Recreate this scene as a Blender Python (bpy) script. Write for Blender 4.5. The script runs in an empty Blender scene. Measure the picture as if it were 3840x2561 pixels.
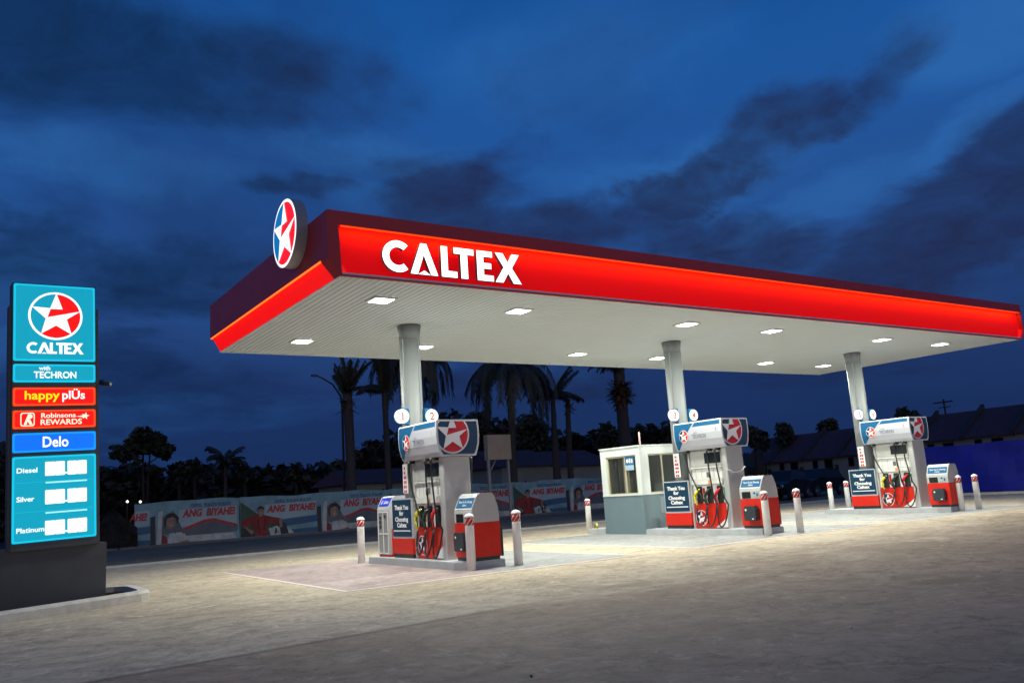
import bpy, math, random
from mathutils import Vector, Matrix
R = math.radians
sc = bpy.context.scene
COL = sc.collection

# ------------------------------------------------------------------ camera
H0 = 1.38
YAW, PITCH, ROLL, FPX = 0.5956135, 0.1761534, -0.0636588, 3168.226
cd = bpy.data.cameras.new("camera"); cam = bpy.data.objects.new("camera", cd); COL.objects.link(cam)
cd.sensor_width = 36.0; cd.lens = FPX / 3840 * 36.0; cd.clip_start = 0.05; cd.clip_end = 3000
fw = Vector((math.sin(YAW) * math.cos(PITCH), math.cos(YAW) * math.cos(PITCH), math.sin(PITCH)))
rt = Vector((math.cos(YAW), -math.sin(YAW), 0)); up = rt.cross(fw)
cr, sr = math.cos(ROLL), math.sin(ROLL)
r2 = rt * cr + up * sr; u2 = up * cr - rt * sr
m = Matrix((r2, u2, -fw)).transposed().to_4x4(); m.translation = Vector((0, 0, H0))
cam.matrix_world = m
sc.camera = cam

# ------------------------------------------------------------------ view
sc.view_settings.view_transform = 'Standard'; sc.view_settings.look = 'None'
sc.view_settings.exposure = 0.0; sc.view_settings.gamma = 1.0
sc.render.engine = 'CYCLES'
sc.cycles.use_denoising = True
sc.cycles.max_bounces = 6; sc.cycles.sample_clamp_indirect = 6.0

def srgb(r, g, b):
    f = lambda c: (c / 12.92 if c <= .04045 else ((c + .055) / 1.055) ** 2.4)
    return (f(r / 255), f(g / 255), f(b / 255))

# ------------------------------------------------------------------ dusk sky (world)
W = bpy.data.worlds.new("World"); sc.world = W; W.use_nodes = True
def build_world():
    nt = W.node_tree; N = nt.nodes; L = nt.links; N.clear()
    out = N.new('ShaderNodeOutputWorld'); bg = N.new('ShaderNodeBackground'); L.new(bg.outputs[0], out.inputs[0])
    tc = N.new('ShaderNodeTexCoord')
    nrm = N.new('ShaderNodeVectorMath'); nrm.operation = 'NORMALIZE'; L.new(tc.outputs['Generated'], nrm.inputs[0])
    sx = N.new('ShaderNodeSeparateXYZ'); L.new(nrm.outputs[0], sx.inputs[0])
    def M(op, a, b=None, c=None, clamp=False):
        n = N.new('ShaderNodeMath'); n.operation = op; n.use_clamp = clamp
        for i, v in enumerate((a, b, c)):
            if v is None: continue
            if isinstance(v, (int, float)): n.inputs[i].default_value = v
            else: L.new(v, n.inputs[i])
        return n.outputs[0]
    az = M('MULTIPLY', M('ARCTAN2', sx.outputs[0], sx.outputs[1]), 180 / math.pi)
    el = M('MULTIPLY', M('ARCSINE', sx.outputs[2]), 180 / math.pi)
    P = N.new('ShaderNodeCombineXYZ'); L.new(az, P.inputs[0]); L.new(el, P.inputs[1])
    # direction projected on a cloud deck, so that clouds shrink towards the horizon
    dz = M('ADD', M('MAXIMUM', sx.outputs[2], 0.0), 0.22)
    deck = N.new('ShaderNodeCombineXYZ'); L.new(M('DIVIDE', sx.outputs[0], dz), deck.inputs[0]); L.new(M('DIVIDE', sx.outputs[1], dz), deck.inputs[1])
    def noise(vec, scale, detail, rough, dist=0.0, off=(0, 0, 0), sc3=(1, 1, 1), rot=0):
        mp = N.new('ShaderNodeMapping'); L.new(vec, mp.inputs[0]); mp.inputs['Location'].default_value = off
        mp.inputs['Scale'].default_value = sc3; mp.inputs['Rotation'].default_value = (0, 0, rot)
        n = N.new('ShaderNodeTexNoise'); L.new(mp.outputs[0], n.inputs['Vector'])
        n.inputs['Scale'].default_value = scale; n.inputs['Detail'].default_value = detail
        n.inputs['Roughness'].default_value = rough; n.inputs['Distortion'].default_value = dist
        return n
    wn = noise(deck.outputs[0], 1.7, 7, 0.58, 0.3, (3.1, 1.7, 0))
    wv = N.new('ShaderNodeVectorMath'); wv.operation = 'SUBTRACT'; L.new(wn.outputs['Color'], wv.inputs[0]); wv.inputs[1].default_value = (.5, .5, .5)
    ws = N.new('ShaderNodeVectorMath'); ws.operation = 'MULTIPLY'; L.new(wv.outputs[0], ws.inputs[0]); ws.inputs[1].default_value = (20, 10, 0)
    wa = N.new('ShaderNodeVectorMath'); wa.operation = 'ADD'; L.new(P.outputs[0], wa.inputs[0]); L.new(ws.outputs[0], wa.inputs[1])
    def blob(c, rx, ry, rot, lo=1.0, hi=0.35):
        mp = N.new('ShaderNodeMapping'); mp.vector_type = 'TEXTURE'; L.new(wa.outputs[0], mp.inputs[0])
        mp.inputs['Location'].default_value = (c[0], c[1], 0); mp.inputs['Rotation'].default_value = (0, 0, R(rot)); mp.inputs['Scale'].default_value = (rx, ry, 1)
        ln = N.new('ShaderNodeVectorMath'); ln.operation = 'LENGTH'; L.new(mp.outputs[0], ln.inputs[0])
        mr = N.new('ShaderNodeMapRange'); mr.interpolation_type = 'SMOOTHSTEP'; L.new(ln.outputs['Value'], mr.inputs[0])
        mr.inputs[1].default_value = hi; mr.inputs[2].default_value = lo; mr.inputs[3].default_value = 1.0; mr.inputs[4].default_value = 0.0
        return mr.outputs[0]
    def layer(blobs):
        acc = None
        for b in blobs:
            v = M('MULTIPLY', blob(*b[:4], *(b[5:] if len(b) > 5 else ())), b[4])
            acc = v if acc is None else M('MAXIMUM', acc, v)
        return acc
    n1 = noise(deck.outputs[0], 1.15, 8, 0.6, 0.5, (0.4, 5.2, 0), (1.0, 1.0, 1), R(20))
    n2 = noise(deck.outputs[0], 3.4, 6, 0.62, 0.2, (7.4, 2.2, 0))
    # base gradient by elevation
    ramp = N.new('ShaderNodeValToRGB'); L.new(M('DIVIDE', el, 40.0, clamp=True), ramp.inputs[0])
    e = ramp.color_ramp.elements
    e[0].position = 0.0; e[0].color = (*srgb(26, 50, 96), 1)
    e[1].position = 1.0; e[1].color = (*srgb(8, 74, 142), 1)
    for p, c in ((.16, (30, 58, 110)), (.36, (35, 76, 138)), (.56, (30, 84, 154)), (.74, (22, 84, 156))):
        q = ramp.color_ramp.elements.new(p); q.color = (*srgb(*c), 1)
    col = ramp.outputs[0]
    def mix(a, b_rgb, fac):
        mx = N.new('ShaderNodeMix'); mx.data_type = 'RGBA'; L.new(fac, mx.inputs[0]); L.new(a, mx.inputs[6]); mx.inputs[7].default_value = (*b_rgb, 1)
        return mx.outputs[2]
    # pale breaks
    brt = layer([((9, 21.6), 10, 2.6, -2, 1.0), ((24, 23), 10, 2.6, -6, .9), ((47, 21), 12, 3.0, 8, .8), ((66, 25), 7, 4, 0, .9), ((64, 20), 7, 1.6, 20, .7), ((24, 19.5), 9, 2.0, -10, .6), ((41, 28), 14, 4, 0, .5), ((4, 14.5), 6, 2, 0, .4), ((20, 12), 10, 2, 0, .25), ((13, 6), 14, 1.8, 2, .45), ((33, 9.5), 7, 1.6, 0, .5), ((5, 10), 6, 1.5, 10, .4), ((55, 18), 8, 2, 10, .55)])
    col = mix(col, srgb(42, 102, 172), M('MULTIPLY', brt, M('ADD', M('MULTIPLY', n2.outputs[0], 0.9), 0.45), clamp=True))
    # wispy variation everywhere
    wis = N.new('ShaderNodeMapRange'); L.new(n1.outputs[0], wis.inputs[0]); wis.inputs[1].default_value = .42; wis.inputs[2].default_value = .68; wis.inputs[3].default_value = 0; wis.inputs[4].default_value = .65
    col = mix(col, srgb(24, 54, 106), wis.outputs[0])
    # dark cloud masses
    drk = layer([((8, 28), 19, 4.8, -4, 1.0, 1.1, .2), ((6, 15), 17, 4.0, -2, .85, 1.0, .2), ((31, 20.2), 11, 4.4, 20, 1.15, 1.0, .2), ((34, 17.5), 14, 3.2, 0, .95, 1.0, .2),
                 ((45.5, 20.0), 9, 2.9, 18, 1.2, 1.0, .25), ((53, 22.2), 10.5, 3.1, 18, 1.1, 1.0, .2), ((60.5, 24.4), 8, 2.6, 25, .95, 1.0, .2), ((65.5, 15.6), 17, 5.6, 18, 1.2, 1.0, .3), ((49, 16.5), 14, 3.2, -6, .95, 1.0, .2), ((8, 8), 20, 3.5, -4, .6, 1.0, .2),
                 ((18.5, 20.2), 5, 1.3, 0, .6), ((29, 22.8), 7, 1.6, 10, .45), ((24, 27.5), 7, 2.5, -15, .4), ((30, 8), 14, 2.5, 3, .5), ((58, 8), 14, 3.0, 3, .6)])
    den = N.new('ShaderNodeMapRange'); den.interpolation_type = 'SMOOTHSTEP'
    L.new(M('ADD', drk, M('ADD', M('MULTIPLY', M('SUBTRACT', n2.outputs[0], .5), 1.5), M('MULTIPLY', M('SUBTRACT', n1.outputs[0], .47), 1.1))), den.inputs[0]); den.inputs[1].default_value = .06; den.inputs[2].default_value = 1.0; den.inputs[3].default_value = 0; den.inputs[4].default_value = .93
    n3 = noise(deck.outputs[0], 6.5, 8, 0.66, 0.6, (1.4, 9.2, 0))
    bod = N.new('ShaderNodeMapRange'); L.new(n3.outputs[0], bod.inputs[0]); bod.inputs[1].default_value = .32; bod.inputs[2].default_value = .66; bod.inputs[3].default_value = .62; bod.inputs[4].default_value = 1.0
    dn = M('MULTIPLY', den.outputs[0], bod.outputs[0])
    cool = mix(col, srgb(8, 40, 78), dn)
    warm = mix(col, srgb(28, 41, 78), dn)
    mx = N.new('ShaderNodeMix'); mx.data_type = 'RGBA'; L.new(M('DIVIDE', M('SUBTRACT', az, 12.0), 16.0, clamp=True), mx.inputs[0]); L.new(cool, mx.inputs[6]); L.new(warm, mx.inputs[7])
    col = mx.outputs[2]
    # horizon darkens a little to the right
    col = mix(col, srgb(23, 38, 76), M('MULTIPLY', M('DIVIDE', M('SUBTRACT', 13.0, el), 12.0, clamp=True), M('ADD', .25, M('MULTIPLY', n1.outputs[0], .8))))
    # afterglow in the west, behind the camera
    ag = M('MULTIPLY', M('POWER', M('MAXIMUM', M('MULTIPLY', M('ADD', M('MULTIPLY', sx.outputs[0], math.sin(R(205))), M('MULTIPLY', sx.outputs[1], math.cos(R(205)))), 1.0), 0.0), 1.2), M('POWER', M('SUBTRACT', 1.0, M('DIVIDE', el, 42.0, clamp=True)), 1.3), clamp=True)
    col = mix(col, (.80, .60, .53), M('MULTIPLY', ag, .9))
    # the physical twilight sky, sun just under the horizon, adds its own faint light
    sky = N.new('ShaderNodeTexSky'); sky.sky_type = 'NISHITA'; sky.sun_disc = False
    sky.sun_elevation = R(-3.0); sky.sun_rotation = R(200)
    sm = N.new('ShaderNodeVectorMath'); sm.operation = 'SCALE'; L.new(sky.outputs[0], sm.inputs[0]); sm.inputs['Scale'].default_value = 0.05
    ad = N.new('ShaderNodeVectorMath'); ad.operation = 'ADD'; L.new(col, ad.inputs[0]); L.new(sm.outputs[0], ad.inputs[1])
    L.new(ad.outputs[0], bg.inputs[0]); bg.inputs[1].default_value = 1.0
build_world()

LAMP_W = 235.0           # each canopy fixture
STRIP_W = 3.4          # LED strip per metre of fascia

# ------------------------------------------------------------------ materials
MATS = {}
def mat(name, color, rough=.6, metal=0.0, emit=None, es=0.0, var=0.0, vscale=3.0, bump=0.0, bscale=30.0, alpha=None, trans=0.0, spec=.5, stretch=(1, 1, 1), coat=0.0):
    if name in MATS: return MATS[name]
    m = bpy.data.materials.new(name); m.use_nodes = True; MATS[name] = m
    nt = m.node_tree; N = nt.nodes; L = nt.links; b = N['Principled BSDF']
    b.inputs['Base Color'].default_value = (*color, 1); b.inputs['Roughness'].default_value = rough; b.inputs['Metallic'].default_value = metal
    b.inputs['Specular IOR Level'].default_value = spec; b.inputs['Coat Weight'].default_value = coat
    if emit: b.inputs['Emission Color'].default_value = (*emit, 1); b.inputs['Emission Strength'].default_value = es
    if trans: b.inputs['Transmission Weight'].default_value = trans
    if alpha is not None: b.inputs['Alpha'].default_value = alpha
    if var or bump:
        tc = N.new('ShaderNodeTexCoord'); mp = N.new('ShaderNodeMapping'); L.new(tc.outputs['Object'], mp.inputs[0]); mp.inputs['Scale'].default_value = stretch
    if var:
        n = N.new('ShaderNodeTexNoise'); L.new(mp.outputs[0], n.inputs['Vector']); n.inputs['Scale'].default_value = vscale; n.inputs['Detail'].default_value = 8; n.inputs['Roughness'].default_value = .65
        cr = N.new('ShaderNodeValToRGB'); L.new(n.outputs[0], cr.inputs[0])
        cr.color_ramp.elements[0].position = .3; cr.color_ramp.elements[0].color = (*[c * (1 - var) for c in color], 1)
        cr.color_ramp.elements[1].position = .7; cr.color_ramp.elements[1].color = (*[min(1, c * (1 + var * .6)) for c in color], 1)
        L.new(cr.outputs[0], b.inputs['Base Color'])
        rr = N.new('ShaderNodeMapRange'); L.new(n.outputs[0], rr.inputs[0]); rr.inputs[3].default_value = max(0, rough - .12); rr.inputs[4].default_value = min(1, rough + .12); L.new(rr.outputs[0], b.inputs['Roughness'])
    if bump:
        n = N.new('ShaderNodeTexNoise'); L.new(mp.outputs[0], n.inputs['Vector']); n.inputs['Scale'].default_value = bscale; n.inputs['Detail'].default_value = 6
        bp = N.new('ShaderNodeBump'); L.new(n.outputs[0], bp.inputs['Height']); bp.inputs['Strength'].default_value = bump; bp.inputs['Distance'].default_value = .02; L.new(bp.outputs[0], b.inputs['Normal'])
    return m
def lit(name, rgb255, s=1.0):
    return mat(name, tuple(c * .5 for c in srgb(*rgb255)), .35, emit=srgb(*rgb255), es=s)

def ground_mat(name, c_lo, c_hi, stain, st_amt, rough=.75, sc=1.0, spec=.25, worn=False):
    m = bpy.data.materials.new(name); m.use_nodes = True
    nt = m.node_tree; N = nt.nodes; L = nt.links; b = N['Principled BSDF']; b.inputs['Specular IOR Level'].default_value = spec
    tc = N.new('ShaderNodeTexCoord')
    def nz(scale, st, detail, rough_, dist=0, loc=(0, 0, 0)):
        mp = N.new('ShaderNodeMapping'); L.new(tc.outputs['Object'], mp.inputs[0]); mp.inputs['Scale'].default_value = st; mp.inputs['Location'].default_value = loc
        n = N.new('ShaderNodeTexNoise'); L.new(mp.outputs[0], n.inputs['Vector']); n.inputs['Scale'].default_value = scale * sc; n.inputs['Detail'].default_value = detail; n.inputs['Roughness'].default_value = rough_; n.inputs['Distortion'].default_value = dist
        return n.outputs[0]
    def ramp(f, p0, c0, p1, c1):
        r = N.new('ShaderNodeValToRGB'); L.new(f, r.inputs[0]); r.color_ramp.elements[0].position = p0; r.color_ramp.elements[0].color = (*c0, 1); r.color_ramp.elements[1].position = p1; r.color_ramp.elements[1].color = (*c1, 1); return r.outputs[0]
    def mixc(a, b_, f):
        mx = N.new('ShaderNodeMix'); mx.data_type = 'RGBA'
        L.new(f, mx.inputs[0]); L.new(a, mx.inputs[6])
        if isinstance(b_, tuple): mx.inputs[7].default_value = (*b_, 1)
        else: L.new(b_, mx.inputs[7])
        return mx.outputs[2]
    big = nz(.30, (1, 1, 1), 7, .62, .8)
    col = ramp(big, .34, c_lo, .64, c_hi)
    def band(f, lo, hi, amt): return ramp(f, lo, (0, 0, 0), hi, (amt, amt, amt))
    swirl = nz(.75, (1, 1, 1), 12, .72, 2.2, (3, 7, 0))
    col = mixc(col, stain, band(swirl, .47, .66, st_amt))
    fine = nz(4.5, (1, 1, 1), 12, .8, .6)
    col = mixc(col, tuple(c * .42 for c in c_lo), band(fine, .50, .66, .75))
    pale = nz(3.2, (1, 1, 1), 12, .8, 1.2, (21, 5, 0))
    col = mixc(col, tuple(min(1, c * 1.45) for c in c_hi), band(pale, .53, .66, .8))
    streak = nz(1.5, (.45, 1.5, 1), 10, .75, 1.5, (8, 3, 0))   # swept marks along the traffic direction
    col = mixc(col, tuple(c * .75 for c in stain), band(streak, .54, .70, st_amt * .6))
    spots = nz(1.1, (1, 1, 1), 6, .62, .3, (11, 2, 0))         # oil and damp stains
    col = mixc(col, tuple(c * .5 for c in stain), band(spots, .63, .72, st_amt * .8))
    ln_ = nz(.55, (1, 1, 1), 7, .6, 1.6, (31, 12, 0))          # hair cracks and tyre scuffs
    ab = N.new('ShaderNodeMath'); ab.operation = 'ABSOLUTE'; sb = N.new('ShaderNodeMath'); sb.operation = 'SUBTRACT'; L.new(ln_, sb.inputs[0]); sb.inputs[1].default_value = .5; L.new(sb.outputs[0], ab.inputs[0])
    col = mixc(col, tuple(c * .55 for c in stain), ramp(ab.outputs[0], .0, (.5, .5, .5), .008, (0, 0, 0)))
    if worn:                                                       # the older, dirtier slab towards the street: crisp joint at the left, ragged wear to the right
        sx = N.new('ShaderNodeSeparateXYZ'); L.new(tc.outputs['Object'], sx.inputs[0])
        def M(op, a, b_, cl=False):
            n = N.new('ShaderNodeMath'); n.operation = op; n.use_clamp = cl
            for i, v in enumerate((a, b_)):
                if isinstance(v, (int, float)): n.inputs[i].default_value = v
                else: L.new(v, n.inputs[i])
            return n.outputs[0]
        d = M('SUBTRACT', M('ADD', 8.35, M('MULTIPLY', sx.outputs[0], .115)), sx.outputs[1])
        wr = N.new('ShaderNodeMapRange'); wr.interpolation_type = 'SMOOTHSTEP'; L.new(sx.outputs[0], wr.inputs[0]); wr.inputs[1].default_value = 4.6; wr.inputs[2].default_value = 8.5; wr.inputs[3].default_value = .05; wr.inputs[4].default_value = 2.4
        rag = nz(.9, (.6, 1, 1), 10, .68, 1.4, (2, 14, 0))
        mk = M('ADD', M('DIVIDE', M('ADD', d, M('MULTIPLY', M('SUBTRACT', rag, .5), M('MULTIPLY', wr.outputs[0], 4.0))), wr.outputs[0]), .5, True)
        ml = N.new('ShaderNodeMix'); ml.data_type = 'RGBA'; ml.blend_type = 'MULTIPLY'; L.new(M('MULTIPLY', mk, .95), ml.inputs[0]); L.new(col, ml.inputs[6]); ml.inputs[7].default_value = (.66, .59, .56, 1)
        col = ml.outputs[2]
        e2 = M('MULTIPLY', M('SUBTRACT', 1.0, M('MULTIPLY', M('ABSOLUTE', d, 0), 9.0), True), M('SUBTRACT', 1.0, M('DIVIDE', M('SUBTRACT', sx.outputs[0], 4.5), 3.0), True))
        col = mixc(col, (.085, .07, .058), M('MULTIPLY', e2, M('ADD', .25, fine)))
    L.new(col, b.inputs['Base Color'])
    rr = N.new('ShaderNodeMapRange'); L.new(streak, rr.inputs[0]); rr.inputs[3].default_value = rough - .1; rr.inputs[4].default_value = rough + .15; L.new(rr.outputs[0], b.inputs['Roughness'])
    grit = nz(45, (1, 1, 1), 6, .8)
    ad = N.new('ShaderNodeMath'); ad.operation = 'MULTIPLY_ADD'; L.new(fine, ad.inputs[0]); ad.inputs[1].default_value = 1.5; L.new(grit, ad.inputs[2])
    bp = N.new('ShaderNodeBump'); L.new(ad.outputs[0], bp.inputs['Height']); bp.inputs['Strength'].default_value = .5; bp.inputs['Distance'].default_value = .012; L.new(bp.outputs[0], b.inputs['Normal'])
    MATS[name] = m
    return m

WHITE = mat('white_paint', (.83, .82, .80), .45, var=.10, vscale=4)
CREAM = mat('cream_enamel', (.72, .72, .68), .4, var=.10, vscale=6)
GREYP = mat('grey_paint', (.42, .43, .43), .5, var=.12, vscale=3)
STEEL = mat('galvanised_grey', (.17, .185, .19), .55, .0, var=.10, vscale=2, stretch=(1, 1, .3))
RED = mat('signal_red', (.66, .022, .010), .4, spec=.3, var=.10, vscale=3)
DKRED = mat('fascia_red', (.44, .028, .036), .42, var=.06, vscale=1)
BLACK = mat('black_rubber', (.012, .012, .013), .5)
BLKP = mat('black_plastic', (.022, .024, .027), .4, var=.2, vscale=8)
CHAR = mat('charcoal_cladding', (.075, .082, .086), .55, var=.18, vscale=2.5, bump=.08, bscale=14)
NAVY = mat('navy_print', (.005, .026, .07), .5, spec=.25)
BLUE = mat('blue_print', (.003, .105, .25), .5, spec=.25)
VIOLET = mat('violet_blue_print', (.02, .04, .55), .4)
WPRINT = mat('white_print', (.82, .82, .82), .45)
RPRINT = mat('red_print', (.55, .012, .02), .4)
GPRINT = mat('grey_print', (.16, .17, .22), .5)
GREENP = mat('green_print', (.03, .22, .10), .5)
YELLOW = mat('yellow_grip', (.78, .72, .02), .4)
REDGRIP = mat('red_grip', (.7, .02, .03), .4)
GREENGRIP = mat('green_grip', (.01, .06, .035), .4)
SCREEN = mat('dark_display', (.02, .025, .028), .15)
GLASS = mat('window_glass', (.05, .06, .06), .03, alpha=.22)
DGLASS = mat('dark_glass', (.008, .010, .012), .15, spec=.15)
CONC = mat('pale_concrete', (.54, .52, .47), .8, var=.22, vscale=5, bump=.3, bscale=22)
ISL = mat('island_concrete', (.46, .48, .49), .65, var=.14, vscale=4, bump=.12, bscale=30)
SOIL = mat('dark_soil', (.028, .019, .012), .95, spec=.0, var=.5, vscale=7, bump=1.0, bscale=14)
SOFF = mat('soffit_white', (.72, .77, .78), .45, var=.04, vscale=1)
BOOTHG = mat('blue_grey_panel', (.15, .215, .24), .5, var=.08, vscale=2)
BOOTHW = mat('booth_white', (.66, .71, .68), .5, var=.08, vscale=2)
BEIGE = mat('beige_frame', (.46, .42, .30), .5)
TRUNK = mat('palm_trunk', (.05, .047, .045), .9, var=.35, vscale=6, stretch=(1, 1, 4), bump=.6, bscale=9)
BARK = mat('tree_bark', (.035, .028, .022), .9, var=.3, vscale=6)
def leaf_mat(name, c):
    return mat(name, c, .6, var=.45, vscale=.9)
LEAF = leaf_mat('tree_leaf', (.030, .040, .020)); PALML = leaf_mat('palm_leaf', (.032, .040, .026)); DRY = leaf_mat('dry_frond', (.13, .075, .045)); WOODL = leaf_mat('woodland_leaf', (.018, .023, .014))
ROOF = mat('dark_roof_sheet', (.085, .055, .07), .85, spec=.1, var=.2, vscale=1.5)
HWALL = mat('render_wall', (.23, .28, .26), .8, var=.18, vscale=1.2)
CARP = mat('black_car_paint', (.006, .006, .008), .35, spec=.12, coat=.08)
CHROME = mat('chrome_trim', (.6, .6, .62), .15, 1.0)
TARP = mat('blue_tarpaulin', (.007, .018, .38), .55, var=.3, vscale=1.4, stretch=(1, .4, 1), bump=.5, bscale=3)
BOARD = mat('tan_board', (.46, .37, .25), .7, var=.12, vscale=2)
LEDW = mat('led_panel', (.9, .9, .9), .3, emit=(1.0, .99, .95), es=14.0)

# ------------------------------------------------------------------ mesh building
class MB:
    def __init__(s): s.v = []; s.f = []; s.mi = []; s.sm = []
    def add(s, vs, fs, mi=0, smooth=False):
        o = len(s.v); s.v += [tuple(v) for v in vs]
        for f in fs: s.f.append([i + o for i in f]); s.mi.append(mi); s.sm.append(smooth)
        return s
    def box(s, x0, x1, y0, y1, z0, z1, mi=0, bev=0.0):
        if bev > 0:
            b = bev
            pr = [(x0 + b, y0), (x1 - b, y0), (x1, y0 + b), (x1, y1 - b), (x1 - b, y1), (x0 + b, y1), (x0, y1 - b), (x0, y0 + b)]
            s.prism(pr, z0, z1 - b, mi, top=False)
            cx, cy = (x0 + x1) / 2, (y0 + y1) / 2
            pi = [(x + (b if x < cx else -b) if abs(x - cx) > 1e-9 else x, y + (b if y < cy else -b)) for x, y in pr]
            n = len(pr); vs = [(x, y, z1 - b) for x, y in pr] + [(x, y, z1) for x, y in pi]
            s.add(vs, [(i, (i + 1) % n, n + (i + 1) % n, n + i) for i in range(n)] + [tuple(range(n, 2 * n))], mi)
            return s
        vs = [(x, y, z) for z in (z0, z1) for x, y in ((x0, y0), (x1, y0), (x1, y1), (x0, y1))]
        return s.add(vs, [(3, 2, 1, 0), (4, 5, 6, 7), (0, 1, 5, 4), (1, 2, 6, 5), (2, 3, 7, 6), (3, 0, 4, 7)], mi)
    def prism(s, poly, z0, z1, mi=0, top=True, bottom=True):
        n = len(poly); vs = [(x, y, z0) for x, y in poly] + [(x, y, z1) for x, y in poly]
        fs = [(i, (i + 1) % n, n + (i + 1) % n, n + i) for i in range(n)]
        if bottom: fs.append(tuple(reversed(range(n))))
        if top: fs.append(tuple(range(n, 2 * n)))
        return s.add(vs, fs, mi)
    def extr(s, poly, fr, d0, d1, mi=0, caps=True):            # polygon in a frame, extruded along its normal
        n = len(poly); vs = [fr.p(a, b, d0) for a, b in poly] + [fr.p(a, b, d1) for a, b in poly]
        fs = [(i, (i + 1) % n, n + (i + 1) % n, n + i) for i in range(n)]
        if caps: fs += [tuple(reversed(range(n))), tuple(range(n, 2 * n))]
        return s.add(vs, fs, mi)
    def flat(s, poly, fr, d=0.0, mi=0):
        return s.add([fr.p(a, b, d) for a, b in poly], [tuple(range(len(poly)))], mi)
    def tube(s, path, rad, n=8, mi=0, caps=True, smooth=True):
        path = [Vector(p) for p in path]; rs = rad if isinstance(rad, (list, tuple)) else [rad] * len(path)
        o = len(s.v); ref = Vector((0.13, 0.2, 1)).normalized()
        for i, p in enumerate(path):
            t = (path[min(i + 1, len(path) - 1)] - path[max(i - 1, 0)]).normalized()
            a = t.cross(ref)
            if a.length < 1e-3: a = t.cross(Vector((1, 0, 0)))
            a.normalize(); b = t.cross(a)
            for k in range(n):
                q = 2 * math.pi * k / n
                s.v.append(tuple(p + (a * math.cos(q) + b * math.sin(q)) * rs[i]))
        for i in range(len(path) - 1):
            for k in range(n):
                s.f.append([o + i * n + k, o + i * n + (k + 1) % n, o + (i + 1) * n + (k + 1) % n, o + (i + 1) * n + k]); s.mi.append(mi); s.sm.append(smooth)
        if caps:
            s.f.append([o + k for k in reversed(range(n))]); s.mi.append(mi); s.sm.append(False)
            e = o + (len(path) - 1) * n; s.f.append([e + k for k in range(n)]); s.mi.append(mi); s.sm.append(False)
        return s
    def lathe(s, cx, cy, prof, n=24, mi=0):
        o = len(s.v)
        for r, z in prof:
            for k in range(n):
                q = 2 * math.pi * k / n; s.v.append((cx + r * math.cos(q), cy + r * math.sin(q), z))
        for i in range(len(prof) - 1):
            for k in range(n):
                s.f.append([o + i * n + k, o + i * n + (k + 1) % n, o + (i + 1) * n + (k + 1) % n, o + (i + 1) * n + k]); s.mi.append(mi); s.sm.append(True)
        s.f.append([o + k for k in reversed(range(n))]); s.mi.append(mi); s.sm.append(False)
        e = o + (len(prof) - 1) * n; s.f.append([e + k for k in range(n)]); s.mi.append(mi); s.sm.append(False)
        return s
    def build(s, name, mats, parent=None, label=None):
        if not isinstance(mats, (list, tuple)): mats = [mats]
        off = Vector((0, 0, 0))
        if parent is not None:
            q = parent
            while q is not None: off += q.location; q = q.parent
        me = bpy.data.meshes.new(name); me.from_pydata([(v[0] - off.x, v[1] - off.y, v[2] - off.z) for v in s.v], [], s.f)
        for mm in mats: me.materials.append(mm)
        me.polygons.foreach_set('material_index', s.mi); me.polygons.foreach_set('use_smooth', s.sm); me.update()
        o = bpy.data.objects.new(name, me); COL.objects.link(o)
        if parent is not None: o.parent = parent
        if label: o['label'] = label
        return o

class Fr:                                                          # a 2-D frame standing in the world
    def __init__(s, o, ex, ez): s.o = Vector(o); s.x = Vector(ex).normalized(); s.z = Vector(ez).normalized(); s.n = s.x.cross(s.z)
    def p(s, a, b, d=0.0): return tuple(s.o + s.x * a + s.z * b + s.n * d)

def rect(a0, a1, b0, b1): return [(a0, b0), (a1, b0), (a1, b1), (a0, b1)]
def rrect(a0, a1, b0, b1, r, n=4):
    out = []
    for cx, cy, st in ((a1 - r, b0 + r, -90), (a1 - r, b1 - r, 0), (a0 + r, b1 - r, 90), (a0 + r, b0 + r, 180)):
        for i in range(n + 1):
            q = R(st + 90 * i / n); out.append((cx + r * math.cos(q), cy + r * math.sin(q)))
    return out
def circ(cx, cy, r, n=40): return [(cx + r * math.cos(2 * math.pi * i / n), cy + r * math.sin(2 * math.pi * i / n)) for i in range(n)]
def arc(cx, cy, r, a0, a1, n=12): return [(cx + r * math.cos(R(a0 + (a1 - a0) * i / n)), cy + r * math.sin(R(a0 + (a1 - a0) * i / n))) for i in range(n + 1)]
def clip_half(poly, nx, ny, c):                                    # keep nx*a + ny*b <= c
    out = []
    for i in range(len(poly)):
        p, q = poly[i], poly[(i + 1) % len(poly)]
        dp, dq = nx * p[0] + ny * p[1] - c, nx * q[0] + ny * q[1] - c
        if dp <= 0: out.append(p)
        if (dp < 0 < dq) or (dq < 0 < dp):
            t = dp / (dp - dq); out.append((p[0] + (q[0] - p[0]) * t, p[1] + (q[1] - p[1]) * t))
    return out
def clip_poly(poly, conv):                                         # conv: counter-clockwise convex polygon
    for i in range(len(conv)):
        (x0, y0), (x1, y1) = conv[i], conv[(i + 1) % len(conv)]
        nx, ny = y1 - y0, -(x1 - x0)
        poly = clip_half(poly, nx, ny, nx * x0 + ny * y0)
        if len(poly) < 3: return []
    return poly

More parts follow.
